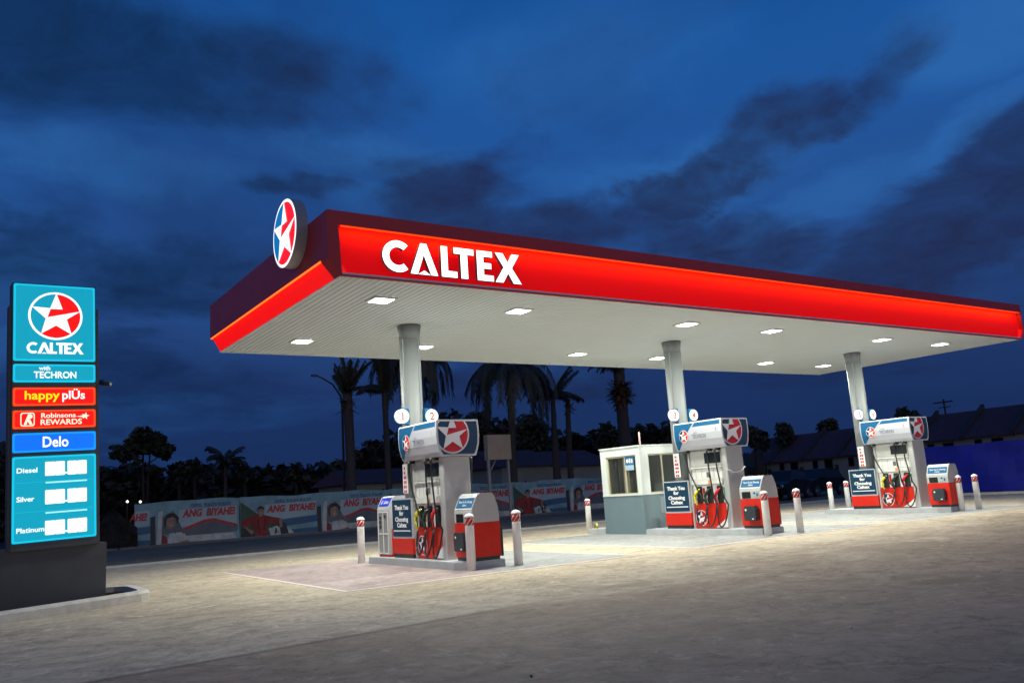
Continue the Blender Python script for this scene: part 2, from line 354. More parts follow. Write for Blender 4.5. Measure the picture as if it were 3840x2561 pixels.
def tag(o, label=None, cat=None, group=None, kind=None):
    if label: o['label'] = label
    if cat: o['category'] = cat
    if group: o['group'] = group
    if kind: o['kind'] = kind
    return o
def thing(name, loc, label, cat, group=None):
    o = bpy.data.objects.new(name, None); o.location = loc; o.empty_display_size = .2; COL.objects.link(o)
    return tag(o, label, cat, group)
def structure(o): o['kind'] = 'structure'; return o
def copy_tree(o, loc, label, group=None):
    r = o.copy(); COL.objects.link(r); r.location = loc; r['label'] = label
    def kids(src, dst):
        for ch in list(src.children):
            c = ch.copy(); COL.objects.link(c); c.parent = dst; kids(ch, c)
    kids(o, r)
    return r

def text(name, s, fr, a, b, height, mt, parent, width=None, d=.004, bold=0.0, extrude=0.0, align='CENTER', shear=0.0, label=None):
    cu = bpy.data.curves.new(name, 'FONT'); cu.body = s; cu.size = 1.0; cu.offset = bold; cu.extrude = 0.0; cu.align_x = align; cu.shear = shear; cu.resolution_u = 3
    ob = bpy.data.objects.new(name, cu); COL.objects.link(ob)
    dg = bpy.context.evaluated_depsgraph_get(); me = bpy.data.meshes.new_from_object(ob.evaluated_get(dg))
    bpy.data.objects.remove(ob); bpy.data.curves.remove(cu)
    xs = [v.co.x for v in me.vertices]; ys = [v.co.y for v in me.vertices]
    k = height / .70; kx = k if width is None else width / (max(xs) - min(xs))
    if align == 'CENTER' : x0 = (max(xs) + min(xs)) / 2
    else: x0 = min(xs)
    off = Vector((0, 0, 0)); q = parent
    while q is not None: off += q.location; q = q.parent
    for v in me.vertices: v.co = Vector(fr.p(a + (v.co.x - x0) * kx, b + v.co.y * k, d)) - off
    me.materials.clear(); me.materials.append(mt); me.name = name
    if extrude > 0:
        import bmesh
        bm = bmesh.new(); bm.from_mesh(me)
        g = bmesh.ops.extrude_face_region(bm, geom=list(bm.faces))
        for e in g['geom']:
            if isinstance(e, bmesh.types.BMVert): e.co += fr.n * extrude
        bm.to_mesh(me); bm.free()
    o = bpy.data.objects.new(name, me); COL.objects.link(o)
    if parent is not None: o.parent = parent
    if label: o['label'] = label
    return o

# brand roundel: white ring, red and blue ground, white star with a red slash
STAR_A = [(-.87, .36), (-.21, .32), (.02, .95), (.25, .29), (-.195, .285), (-.305, -.06), (-.37, -.115)]
STAR_B = [(-.305, -.065), (.92, .235), (.405, -.13), (.585, -.76), (.01, -.40), (-.535, -.75), (-.37, -.125)]
def emblem(mb, fr, cx, cy, r, wi, ri, bi, clip=None, d=0.0, ring=True, step=.003):
    T = lambda P: [(cx + x * r, cy + y * r) for x, y in P]
    k = .915
    polys = []
    if ring: polys.append((circ(0, 0, 1.0), wi, 0))
    polys.append((circ(0, 0, k), ri, 1))
    polys.append((arc(0, 0, k, 88, 157, 10) + [(-.21, .32)], bi, 2))
    polys.append((arc(0, 0, k, 157, 234, 12) + [(-.37, -.12)], bi, 2))
    polys.append((STAR_A, wi, 3)); polys.append((STAR_B, wi, 3))
    for P, mi, lv in polys:
        Q = T(P)
        if clip: Q = clip_poly(Q, clip)
        if len(Q) >= 3: mb.flat(Q, fr, d + lv * step, mi)

# block letters of the brand word, unit cap height, left edge at 0
def letters():
    out = []
    t = .215
    out.append(('C', arc(.5, .5, .5, 48, 310, 26) + arc(.5, .5, .5 - t, 310, 48, 22), .83))
    out.append(('A', [(0, 0), (.36, 1), (.56, 1), (.92, 0), (.46, .17)][:0] + [(0, 0), (.36, 1), (.56, 1), (.92, 0), (.69, .0), (.46, .64), (.235, 0)], .92))
    out.append(('notch', [(.255, -.0), (.665, -.0), (.46, .13)], 0))
    out.append(('L', [(0, 0), (0, 1), (.23, 1), (.23, .2), (.56, .2), (.56, 0)], .56))
    out.append(('T', [(.22, 0), (.22, .8), (0, .8), (0, 1), (.67, 1), (.67, .8), (.45, .8), (.45, 0)], .67))
    out.append(('E', [(0, 0), (0, 1), (.55, 1), (.55, .81), (.23, .81), (.23, .6), (.5, .6), (.5, .41), (.23, .41), (.23, .19), (.57, .19), (.57, 0)], .57))
    out.append(('X', [(0, 0), (.31, .52), (.03, 1), (.30, 1), (.46, .70), (.62, 1), (.88, 1), (.60, .52), (.92, 0), (.64, 0), (.46, .34), (.27, 0)], .92))
    return out

# ------------------------------------------------------------------ ground, road, pads
G_YARD = ground_mat('yard_concrete', (.42, .35, .248), (.53, .45, .328), (.265, .212, .158), .7, worn=True)
G_ROAD = ground_mat('road_asphalt', (.15, .125, .092), (.21, .18, .135), (.09, .076, .058), .6, .9, .8, .06)
G_PAD = ground_mat('pad_concrete', (.29, .29, .285), (.35, .35, .34), (.23, .23, .22), .5, .6)
G_PINKGLOW = ground_mat('pink_glow_pad_concrete', (.35, .275, .255), (.42, .335, .315), (.27, .205, .19), .5, .6)  # pinkish concrete, with the fascia's red glow mixed into its colour
G_FAR = ground_mat('far_earth', (.035, .033, .028), (.05, .046, .038), (.025, .022, .02), .6, .9)
def sheet(name, poly, z, m):
    return structure(MB().add([(x, y, z) for x, y in poly], [tuple(range(len(poly)))]).build(name, m))
structure(MB().add([(-700, -700, -.012), (900, -700, -.012), (900, 900, -.012), (-700, 900, -.012)], [(0, 1, 2, 3)]).build('ground', G_FAR))
sheet('yard_pavement', [(-60, -30), (34, -30), (36.5, 10), (37.5, 26.6), (-60, 26.6)], 0.0, G_YARD)
sheet('road', [(-80, 27.0), (120, 27.0), (120, 40.4), (-80, 40.4)], -.008 + .004, G_ROAD)
structure(MB().box(-60, 37.5, 26.6, 26.78, -.01, .06).build('road_kerb', mat('kerb_grey', (.30, .31, .31), .8, var=.25, vscale=3)))
structure(MB().box(-60, 37, 40.1, 40.35, -.01, .10).build('far_kerb', mat('far_kerb_grey', (.12, .12, .12), .9, var=.3, vscale=3)))
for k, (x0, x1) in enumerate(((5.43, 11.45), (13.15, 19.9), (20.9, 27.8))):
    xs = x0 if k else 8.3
    if not k: sheet('fuelling_pad', [(x0, 13.12), (xs, 13.16), (xs, 20.2), (x0, 20.2)], .004, G_PINKGLOW)
    sheet('fuelling_pad', [(xs, 13.12), (x1, 13.2), (x1, 20.2), (xs, 20.2)], .004, G_PAD)
    b = MB()
    for (a0, a1, c0, c1) in ((x0 - .09, x1 + .09, 13.0, 13.12), (x0 - .09, x0, 13.12, 20.2), (x1, x1 + .09, 13.2, 20.2)): b.box(a0, a1, c0, c1, 0.0, .006)
    structure(b.build('pad_border', mat('pad_border_tan', (.66, .54, .48), .7, var=.2, vscale=6)))

mk = MB()
for k in range(5):
    x0 = 10.9 + k * .42; mk.add([(x0, 10.25 + k * .03, .004), (x0 + .10, 10.25 + k * .03, .004), (x0 + .42, 11.3 + k * .03, .004), (x0 + .30, 11.3 + k * .03, .004)], [(0, 1, 2, 3)])
structure(mk.build('pavement_marks', mat('worn_paint', (.44, .38, .29), .8, var=.3, vscale=4)))
# ------------------------------------------------------------------ canopy
XL, XR, YN, YF, ZS, ZT, ZC, INS = 5.277, 29.10, 13.20, 20.95, 5.226, 6.368, 5.51, .24
cx0 = thing('canopy', (17.2, 17.0, ZS), 'long red petrol station canopy with white ribbed soffit and lit fascia over the pumps', 'canopy')
def build_canopy():
    x0, x1, y0, y1 = XL + INS, XR - INS, YN + .07, YF - .05
    s = MB()                                                       # ribbed soffit: strips with real grooves, running front to back
    n = 180; w = (x1 - x0) / n
    for i in range(n):
        a = x0 + i * w
        prof = [(a, ZS), (a + w * .80, ZS), (a + w * .84, ZS + .011), (a + w * .96, ZS + .011), (a + w, ZS)]
        for (p, q) in zip(prof[:-1], prof[1:]):
            s.add([(p[0], y0, p[1]), (p[0], y1, p[1]), (q[0], y1, q[1]), (q[0], y0, q[1])], [(0, 1, 2, 3)])
    s.build('soffit', SOFF, cx0)
    # rim trim round the soffit
    t = MB(); t.box(x0, x1, y0 - .05, y0, ZS - .012, ZS + .05); t.box(x0 - .02, x1 + .02, y1, y1 + .06, ZS - .02, ZS + .06)
    t.box(x0 - .006, x0 + .04, y0, y1, ZS - .014, ZS - .002); t.box(x1 - .04, x1 + .006, y0, y1, ZS - .014, ZS - .002)
    t.build('soffit_trim', SOFF, cx0)
    # roof deck and the unlit upper fascia
    MB().box(XL + .1, XR - .1, YN + .3, YF - .1, ZS + .3, ZT - .12).build('roof_deck', GREYP, cx0)
    f = MB()
    PZ0 = ZS - .002                                                # front: recessed red face below a hood
    FX0, FX1 = XL + .20, XR - .03
    f.box(XL, XR, YN, YN + .34, 6.12, ZT)                          # hood along the front
    # left return of the front recess (with the raked lower corner of the end)
    fr = Fr((0, YN, 0), (1, 0, 0), (0, 0, 1))
    f.extr([(XL, ZC), (XL + INS, ZS), (FX0 + .05, ZS), (FX0, 6.12), (XL, 6.12)], fr, 0.0, -.34)
    f.extr([(FX1, 6.12), (FX1, ZC), (XR - INS, ZS), (XR - INS + .02, ZS), (XR, ZC), (XR, 6.12)], fr, 0.0, -.34)
    f.box(XL + INS, XR - INS, YN + .005, YN + .07, ZS - .015, ZS + .012)   # bottom lip
    f.box(XL, XL + .34, YN + .34, YF, ZC + .03, ZT)                # left end upper fascia
    f.box(XR - .34, XR, YN + .34, YF, ZC + .03, ZT)
    f.box(XL + .34, XR - .34, YF - .3, YF, ZS + .06, ZT)           # rear fascia
    f.build('fascia', DKRED, cx0)
    # front red face; own emission evens out the light of the hood strip
    FACE = mat('fascia_face_red_glow', (.78, .018, .014), .65, spec=.08, emit=(1.0, .0, .006), es=.42, var=.05, vscale=.8)
    g = MB()
    fa = Fr((0, YN + .045, ZS), (1, 0, 0), (0, .115, .894))
    g.extr([(FX0, .905), (FX0 + .05, .015), (XR - INS, .015), (FX1, ZC - ZS), (FX1, .905)], fa, 0.0, -.1)
    face = g.build('fascia_face', FACE, cx0)
    # raked red bands on the short ends; emission paints in their strips' light
    for sx, X, Xi, nm in ((-1, XL, XL + INS, 'left'), (1, XR, XR - INS, 'right')):
        e = MB()
        poly = [(X - sx * .05, ZC + .03), (Xi, ZS + .004), (Xi - sx * .12, ZS + .035), (X - sx * .17, ZC + .03)]
        vs = [(a, YN + .03, z) for a, z in poly] + [(a, YF - .03, z) for a, z in poly]
        e.add(vs, [(0, 1, 5, 4), (1, 2, 6, 5), (2, 3, 7, 6), (3, 0, 4, 7), (0, 1, 2, 3), (4, 5, 6, 7)])
        o = e.build('end_band', mat('end_band_red_glow', (.78, .035, .028), .45, emit=(1.0, .0, .002), es=.75, var=.05, vscale=.8), cx0)
        # its LED strip
        st = MB(); st.box(min(X, X - sx * .03), max(X, X - sx * .03), YN + .36, YF - .05, ZC + .006, ZC + .028); st.build('led_strip', mat('led_strip_amber', (.8, .2, .02), .4, emit=(1.0, .11, .004), es=2.2), cx0)
    # LED strip under the front hood: a lit strip plus the lamp it is
    LEDO = mat('led_strip_red', (.8, .2, .02), .4, emit=(1.0, .045, .002), es=1.0)
    MB().box(FX0 + .05, FX1 - .05, YN + .012, YN + .045, 6.095, 6.118).build('led_strip', LEDO, cx0)
    nseg = 4; Lx = (FX1 - FX0 - .2) / nseg
    for i in range(nseg):
        ld = bpy.data.lights.new('led_strip_light', 'AREA'); ld.shape = 'RECTANGLE'; ld.size = Lx; ld.size_y = .05
        ld.energy = STRIP_W * Lx; ld.color = (1.0, .31, .015)
        lo = bpy.data.objects.new('led_strip_light', ld); COL.objects.link(lo); lo.parent = cx0
        lo.location = Vector((FX0 + .1 + Lx * (i + .5), YN + .03, 6.092)) - cx0.location
        dirv = Vector((0, .62, -1)).normalized()
        lo.rotation_euler = dirv.to_track_quat('-Z', 'X').to_euler()
        lo.rotation_euler = Matrix((Vector((1, 0, 0)), (-dirv).cross(Vector((1, 0, 0))), -dirv)).transposed().to_euler()
    # brand word: lit channel letters standing off the face
    LW = lit('letter_white', (255, 255, 255), 2.2)
    LSIDE = mat('letter_return', (.25, .25, .27), .4)
    z0, hgt = 5.365, .585
    lx = {'C': 6.285, 'A': 6.83, 'notch': 6.83, 'L': 7.47, 'T': 7.745, 'E': 8.245, 'X': 8.645}
    wd = {'C': .50, 'A': .56, 'notch': .56, 'L': .33, 'T': .43, 'E': .36, 'X': .60}
    fr = Fr((0, YN - .02, 0), (1, 0, 0), (0, 0, 1))
    for ch, P, w in letters():
        ww = w if w else .92
        Q = [(lx[ch] + a / ww * wd[ch], z0 + b * hgt) for a, b in P]
        l = MB(); l.extr(Q, fr, -.09, 0.0, 0); l.mi = [0] * (len(l.f) - 2) + [0, 1]
        l.build('notch_piece' if ch == 'notch' else 'letter', [LSIDE, LW], cx0)
build_canopy()

# round lit emblem sign on the left end of the canopy
es = thing('emblem_sign', (5.27, 14.76, 5.72), 'round lit star emblem sign fixed on the left end of the red canopy', 'emblem sign')
fr = Fr((5.055, 14.74, 6.36), (0, -1, 0), (0, 0, 1))
MB().extr(circ(0, 0, .645, 48), fr, -.215, 0.0).build('sign_drum', mat('drum_grey', (.30, .31, .33), .45), es)
LWH = lit('lit_white', (255, 255, 255), 1.25); LRD = lit('lit_red', (255, 10, 8), 1.0); LBL = lit('lit_blue', (8, 112, 176), 1.0)
q = MB(); emblem(q, fr, 0, 0, .64, 0, 1, 2, d=.003); q.build('emblem_face', [LWH, LRD, LBL], es)

# ceiling lights
LX = [6.924, 10.145, 15.201, 18.38, 23.401, 26.586]; LYs = [14.648, 19.07]
ordn = ['first', 'second', 'third', 'fourth', 'fifth', 'sixth']
for row, y in enumerate(LYs):
    for i, x in enumerate(LX):
        t = thing('ceiling_light', (x, y, ZS), f'square lit canopy lamp, {ordn[i]} from the left in the {"front" if row == 0 else "back"} soffit row', 'ceiling light', 'square lamps in the canopy soffit')
        f = MB()
        for (a, b, c, d) in ((-.24, .24, -.24, -.2), (-.24, .24, .2, .24), (-.24, -.2, -.2, .2), (.2, .24, -.2, .2)): f.box(x + a, x + b, y + c, y + d, ZS - .035, ZS - .001)
        f.build('lamp_frame', WHITE, t)
        MB().box(x - .2, x + .2, y - .2, y + .2, ZS - .03, ZS - .006).build('lamp_lens', LEDW, t)
        ld = bpy.data.lights.new('canopy_lamp', 'AREA'); ld.shape = 'SQUARE'; ld.size = .38; ld.energy = LAMP_W; ld.color = (.97, 1.0, .88)
        lo = bpy.data.objects.new('canopy_lamp', ld); COL.objects.link(lo); lo.parent = t; lo.location = (0, 0, -.037)

# ------------------------------------------------------------------ islands
CX = [8.604, 16.755, 25.038]; CY = 16.812
where = ['nearest', 'middle', 'farthest']
side = ['left', 'middle', 'right']
near_thing = ['beside the pink-bordered pad at the left', 'with the white attendant booth', 'in front of the blue fence']
for i, xc in enumerate(CX):
    yend = [18.25, 17.94, 18.25][i]
    pol = [(xc - .36, 14.02), (xc + .42, 14.02), (xc + .55, 14.25), (xc + .55, yend), (xc - .52, yend), (xc - .52, 14.35)]
    t = MB(); t.prism(pol, 0.0, .135); inner = [(xc + (x - xc) * .985, y + (.012 if y < 15 else -.012)) for x, y in pol]; t.prism(inner, .135, .15, bottom=False)
    o = t.build('fuel_island', ISL)
    tag(o, ['raised grey concrete island under the nearest pump at the left', 'raised grey concrete island joined to the white booth', 'raised grey concrete island under the pump before the blue fence'][i], 'pump island', 'raised concrete pump islands')
o = MB().box(CX[1] - .5, CX[1] + .5, 19.72, 20.55, 0, .15).build('fuel_island', ISL); tag(o, 'short grey concrete kerb end sticking out behind the white booth', 'pump island', 'raised concrete pump islands')

# ------------------------------------------------------------------ columns with number boxes
for i, xc in enumerate(CX):
    t = thing('canopy_column', (xc, CY, .15), ['grey steel canopy column rising behind the nearest pump at the left', 'grey steel canopy column beside the white booth', 'grey steel canopy column at the right by the blue fence'][i], 'column', 'grey steel canopy columns')
    MB().lathe(xc, CY, [(.235, .15), (.235, ZS - .32)], 32).build('shaft', STEEL, t)
    MB().lathe(xc, CY, [(.237, ZS - .32), (.24, ZS - .2), (.268, ZS - .03), (.268, ZS - .004)], 32).build('capital', STEEL, t)
    sm = MB()                                                     # seam cover strips
    for a in (205, 295):
        ca, sa = math.cos(R(a)), math.sin(R(a)); px, py = xc + ca * .238, CY + sa * .238
        sm.box(px - .012, px + .012, py - .012, py + .012, 1.4, ZS - .33)
    sm.build('seam_strip', STEEL, t)
    # paper placard
    fr = Fr((xc - .252, CY - .02, 0), (0, -1, 0), (0, 0, 1))
    p = thing('placard', (xc - .25, CY - .05, 1.45), f'narrow white placard with red marks on the {["left", "middle", "right"][i]} grey column', 'placard', 'white placards on the columns')
    pm = MB(); pm.extr(rect(-.11, .11, 1.50, 2.13), fr, -.01, 0.0, 0); pm.build('placard_board', WPRINT, p)
    mk = MB(); rr = random.Random(i + 3)
    for k in range(6):
        z = 2.04 - k * .10
        if k < 2: mk.flat(circ(-.02, z, .032, 12), fr, .003)
        else:
            for c in (-.065, .005): mk.flat(rect(c, c + .055, z - .03, z + .03), fr, .003)
    mk.build('red_marks', RPRINT, p)
    for s, num in ((-1, i * 2 + 1), (1, i * 2 + 2)):
        xx = xc + s * .36
        t = thing('number_sign', (xx, CY - .2, 3.15), f'round lit number {num} sign on the side of a grey column', 'number sign', 'lit pump number signs')
        fr = Fr((xx, CY - .22, 3.155), (1, 0, 0), (0, 0, 1))
        b = MB(); lo_, hi_ = (-.02, .16) if s < 0 else (-.16, .02); b.extr(rect(lo_, hi_, -.175, .175), fr, -.10, 0.0); b.build('sign_box', BLUE, t)
        b = MB(); b.extr(circ(-s * -.0 - .0, 0, .155, 36), fr, -.085, .02); b.build('sign_disc', [mat('disc_white', (.35, .35, .35), .4, emit=(1, 1, 1), es=.8)], t)
        text('numeral', str(num), fr, 0, -.085, .17, mat('numeral_red', (.28, .05, .04), .5), t, d=.024, bold=.02)

# ------------------------------------------------------------------ fuel dispensers
ZB = .15
def dispenser(xc):
    t = thing('fuel_dispenser', (xc, 15.6, ZB), '', 'fuel pump', 'fuel pumps on the islands')
    y0, y1 = 14.95, 16.25
    b = MB(); b.box(xc - .27, xc + .27, y0 + .17, y1, ZB, 2.16); b.build('cabinet', CREAM, t)
    b = MB(); b.box(xc - .325, xc + .30, y0, y0 + .17, ZB, 2.17, bev=.015); b.build('end_column', mat('brushed_grey', (.50, .50, .49), .38, .2, var=.06, vscale=3), t)
    b = MB(); b.box(xc - .32, xc + .30, y1, y1 + .05, ZB, 2.17); b.build('end_column', MATS['brushed_grey'], t)
    for s in (-1, 1):
        X = xc + s * .27
        fr = Fr((X, 15.6, 0), (0, -1, 0), (0, 0, 1)) if s < 0 else Fr((X, 15.6, 0), (0, 1, 0), (0, 0, 1))
        yy = lambda y: (15.6 - y) * 1.0                            # left-to-right on the -X face; mirrored on the far face
        A = (lambda y: 15.6 - y) if s < 0 else (lambda y: y - 15.6)
        def rc(ya, yb, z0, z1): a0, a1 = sorted((A(ya), A(yb))); return rect(a0, a1, z0, z1)
        b = MB(); b.extr(rc(16.22, 15.15, 1.74, 2.12), fr, 0, .03); d = b.build('display_housing', mat('housing_grey', (.40, .40, .38), .5), t)
        b = MB(); b.extr(rc(15.72, 15.17, 1.80, 2.07), fr, .03, .036); b.build('display', SCREEN, d)
        b = MB(); b.extr(rc(16.22, 15.15, 1.685, 1.72), fr, 0, .055); b.build('upper_ledge', CREAM, t)
        b = MB(); b.extr(rc(16.20, 15.17, 1.40, 1.67), fr, 0, .02); pn = b.build('keypad_panel', CREAM, t)
        b = MB(); b.extr(rc(15.70, 15.60, 1.45, 1.58), fr, .02, .03); b.build('keypad', mat('keypad_grey', (.12, .12, .12), .5), pn)
        b = MB()
        for ya in (16.08, 15.88, 15.45, 15.3): b.extr(rc(ya, ya - .006, 1.42, 1.66), fr, .02, .024)
        b.build('panel_seam', GPRINT, pn)
        b = MB(); b.extr(rc(16.22, 15.15, 1.27, 1.39), fr, 0, .075); sh = b.build('shelf', CREAM, t)
        b = MB(); b.extr(rc(15.62, 15.54, 1.285, 1.375), fr, .075, .08); b.build('sticker', mat('orange_print', (.75, .30, .08), .5), sh)
        b = MB(); b.extr(rc(16.22, 15.15, .80, 1.25), fr, 0, .01); b.build('nozzle_panel', WPRINT, t)
        # red lower panel with the emblem and the white swoosh
        b = MB(); b.extr(rc(16.24, 15.13, .17, .79), fr, 0, .022); lp = b.build('lower_panel', RED, t)
        e = MB()
        cl = rc(16.23, 15.14, .175, .785)
        emblem(e, fr, A(16.02), .42, .20, 0, 1, 2, clip=cl, d=.025, step=.002)
        e.build('emblem', [WPRINT, RPRINT, NAVY], lp)
        a0, a1 = A(15.55), A(15.14)
        sw = [(a0, .18), (a1, .18), (a1, .44), (a0 + (a1 - a0) * .75, .36), (a0 + (a1 - a0) * .4, .27)]
        e = MB(); e.flat(sw, fr, .025); e.build('swoosh', WPRINT, lp)
        b = MB(); b.extr(rc(16.24, 15.13, ZB + .002, .168), fr, 0, .018); b.build('kick_plate', BLKP, t)
        cols = [YELLOW, GREENGRIP, REDGRIP]; lab = [MATS['red_print'], MATS['white_print'], GREENP]
        for k, yb in enumerate((16.0, 15.64, 15.29)):
            a = A(yb); sg = 1 if s < 0 else -1
            b = MB(); b.extr(rrect(a - .085, a + .085, .79, 1.22, .03), fr, .01, .05); bt = b.build('nozzle_boot', BLACK, t)
            l = MB(); l.flat(rect(a + .10, a + .175, .90, 1.18), fr, .014); l.build('grade_label', lab[k], bt)
            # nozzle: grip, spout, trigger guard
            c = MB()
            c.tube([fr.p(a - .10, .98, .11), fr.p(a - .05, 1.04, .13), fr.p(a + .0, 1.10, .12), fr.p(a + .05, 1.16, .07)], [.035, .042, .035, .016], 10)
            nz = c.build('nozzle', [[YELLOW, GREENGRIP, REDGRIP][k]], t)
            c = MB(); c.tube([fr.p(a - .11, .99, .11), fr.p(a - .10, .88, .115), fr.p(a - .07, .80, .11), fr.p(a - .05, .74, .10)], [.036, .034, .024, .016], 10)
            c.build('nozzle_grip', cols[k], nz)
            c = MB(); c.tube([fr.p(a + .02, 1.12, .10), fr.p(a + .07, 1.17, .06)], .012, 8); c.build('spout', CHROME, nz)
            c = MB(); c.tube([fr.p(a - .05, 1.0, .13), fr.p(a - .02, .9, .13), fr.p(a - .05, .80, .12)], .008, 6); c.build('trigger_guard', BLACK, nz)
            # hose: from the nozzle, loop near the ground, up to the canopy box
            out = A([16.27, 15.48, 15.18][k])
            dep = .14 + .03 * k
            loopw = [.27, .25, .27][k]; low = [.24, .215, .20][k]
            p0 = (a - .05, .74); pts = [fr.p(p0[0], p0[1], .11)]
            for j in range(1, 15):
                q = math.pi * j / 14
                pts.append(fr.p(a - .05 + loopw * (1 - math.cos(q)) * .5 * 1.3 - .06 * math.sin(q), low + (p0[1] - low) * (1 - math.sin(q)) ** 1.0 * (1 if j < 7 else 1), .11 + .06 * math.sin(q)))
            ex, ez = a - .05 + loopw * 1.3, p0[1]
            mid = [(ex + (out - ex) * .25, .95), (ex + (out - ex) * .55, 1.25), (ex + (out - ex) * .9, 1.65), (out, 1.95), (out, 2.10)]
            for (u, z) in mid: pts.append(fr.p(u, z, dep))
            pts.append(fr.p(out, 2.155, .08))
            c = MB(); c.tube(pts, .019, 8); hs = c.build('hose', BLACK, t)
            c = MB(); c.tube([fr.p(out, 2.03, dep), fr.p(out, 2.16, dep)], .026, 8); c.box(*sorted((fr.p(out - .05, 2.1, .02)[0], fr.p(out + .05, 2.1, .14)[0])), *sorted((fr.p(out - .05, 2.1, 0)[1], fr.p(out + .05, 2.1, 0)[1])), 2.11, 2.168); c.build('hose_outlet', BLACK, hs)
            if k == 1:
                c = MB(); c.tube([fr.p(out + (ex - out) * .25, 1.42, dep), fr.p(out + (ex - out) * .12, 1.58, dep)], .026, 8); c.build('breakaway', BLACK, hs)
    # header box
    hy0, hy1 = 14.85, 16.56
    half = [(.40, 2.17), (.44, 2.26), (.485, 2.42), (.50, 2.58), (.497, 2.72), (.485, 2.875), (.47, 2.90)]
    prof = [(xc - a, z) for a, z in reversed(half)] + [(xc + a, z) for a, z in half]
    hd = MB(); frs = Fr((0, hy0, 0), (1, 0, 0), (0, 0, 1)); hd.extr(prof, frs, 0.0, -(hy1 - hy0)); hb = hd.build('header', mat('header_white', (.47, .48, .53), .45), t)
    # end cap print: navy field, cropped roundel, white rim
    ins = [(-.355, 2.205), (.355, 2.205), (.40, 2.28), (.445, 2.43), (.458, 2.58), (.455, 2.72), (.445, 2.862), (-.445, 2.862), (-.455, 2.72), (-.458, 2.58), (-.445, 2.43), (-.40, 2.28)]
    for yy_, sx in ((hy0, 1), (hy1, -1)):
        fre = Fr((xc, yy_, 0), (sx, 0, 0), (0, 0, 1))
        rim = [(-a, z) for a, z in reversed(half)] + [(a, z) for a, z in half]
        c = MB(); c.flat(ins, fre, .003, 2); emblem(c, fre, -.14, 2.615, .40, 0, 1, 2, clip=ins, d=.005, step=.002)
        c.build('end_print', [mat('cap_silver', (.55, .55, .60), .45), mat('cap_red', (.42, .012, .025), .4), mat('cap_navy', (.008, .030, .075), .4)], hb)
    # long face print, bent round the profile
    for s in (-1, 1):
        hx = lambda z: next(((a0 + (a1 - a0) * (z - z0) / (z1 - z0)) for (a0, z0), (a1, z1) in zip(half[:-1], half[1:]) if z0 <= z <= z1), .47)
        def wrap(mb, poly, mi, d=.003):
            for (a0, z0), (a1, z1) in zip(half[:-1], half[1:]):
                Q = clip_half(clip_half(poly, 0, 1, z1), 0, -1, -z0)
                if len(Q) >= 3:
                    vs = [(xc + s * (hx(z) + d), (hy1 - a) if s < 0 else (hy0 + a), z) for a, z in Q]
                    mb.add(vs, [tuple(range(len(vs)))], mi)
        LEN = hy1 - hy0
        c = MB()
        wrap(c, [(.04, 2.21), (.10, 2.19), (.74, 2.865), (.04, 2.865)], 0)
        wrap(c, [(.79, 2.865), (.70, 2.765), (LEN - .05, 2.765), (LEN - .05, 2.865)], 0)
        c.build('face_print', BLUE, hb)
        frx = Fr((xc + s * .503, hy1 if s < 0 else hy0, 0), (0, -1 if s < 0 else 1, 0), (0, 0, 1))
        c = MB(); emblem(c, frx, .38, 2.545, .165, 0, 1, 2, d=.004, step=.0025); c.build('face_emblem', [WPRINT, mat('bright_red_print', (.72, .03, .02), .4), NAVY], hb)
        text('fuel_lettering', 'TECHRON', frx, .92, 2.46, .105, GPRINT, hb, width=.50, d=.004, bold=.01)
        text('fuel_lettering', 'with', frx, .80, 2.585, .05, GPRINT, hb, d=.004)
    return t
D0 = dispenser(CX[0])
DLAB = ['fuel pump on the nearest island at the left, star sign above', 'fuel pump between the white booth and the middle grey service bin', 'fuel pump on the right island in front of the blue fence']
for i in range(3):
    if i == 0: d = D0; d['label'] = DLAB[0]
    else: d = copy_tree(D0, (CX[i], 15.6, ZB), DLAB[i])
    hb = [c for c in d.children if c.name.startswith('header')][0]
    frx = Fr((CX[i] - .5015, 16.56, 0), (0, -1, 0), (0, 0, 1))
    bpy.context.view_layer.update()
    text('pump_number', str(i * 2 + 1), frx, 1.52, 2.60, .09, mat('faint_red', (.55, .25, .25), .5), hb, d=.004)
# pale cord tied round the middle pump
o = MB(); xc = CX[1]
o.tube([(xc - .345, 14.935, 1.62), (xc - .1, 14.925, 1.52), (xc + .15, 14.925, 1.55), (xc + .31, 14.93, 1.66), (xc + .33, 15.1, 1.64)], .012, 6)
tag(o.build('cord', mat('pale_cord', (.6, .6, .5), .8)), 'pale cord hanging across the side of the middle pump', 'cord')

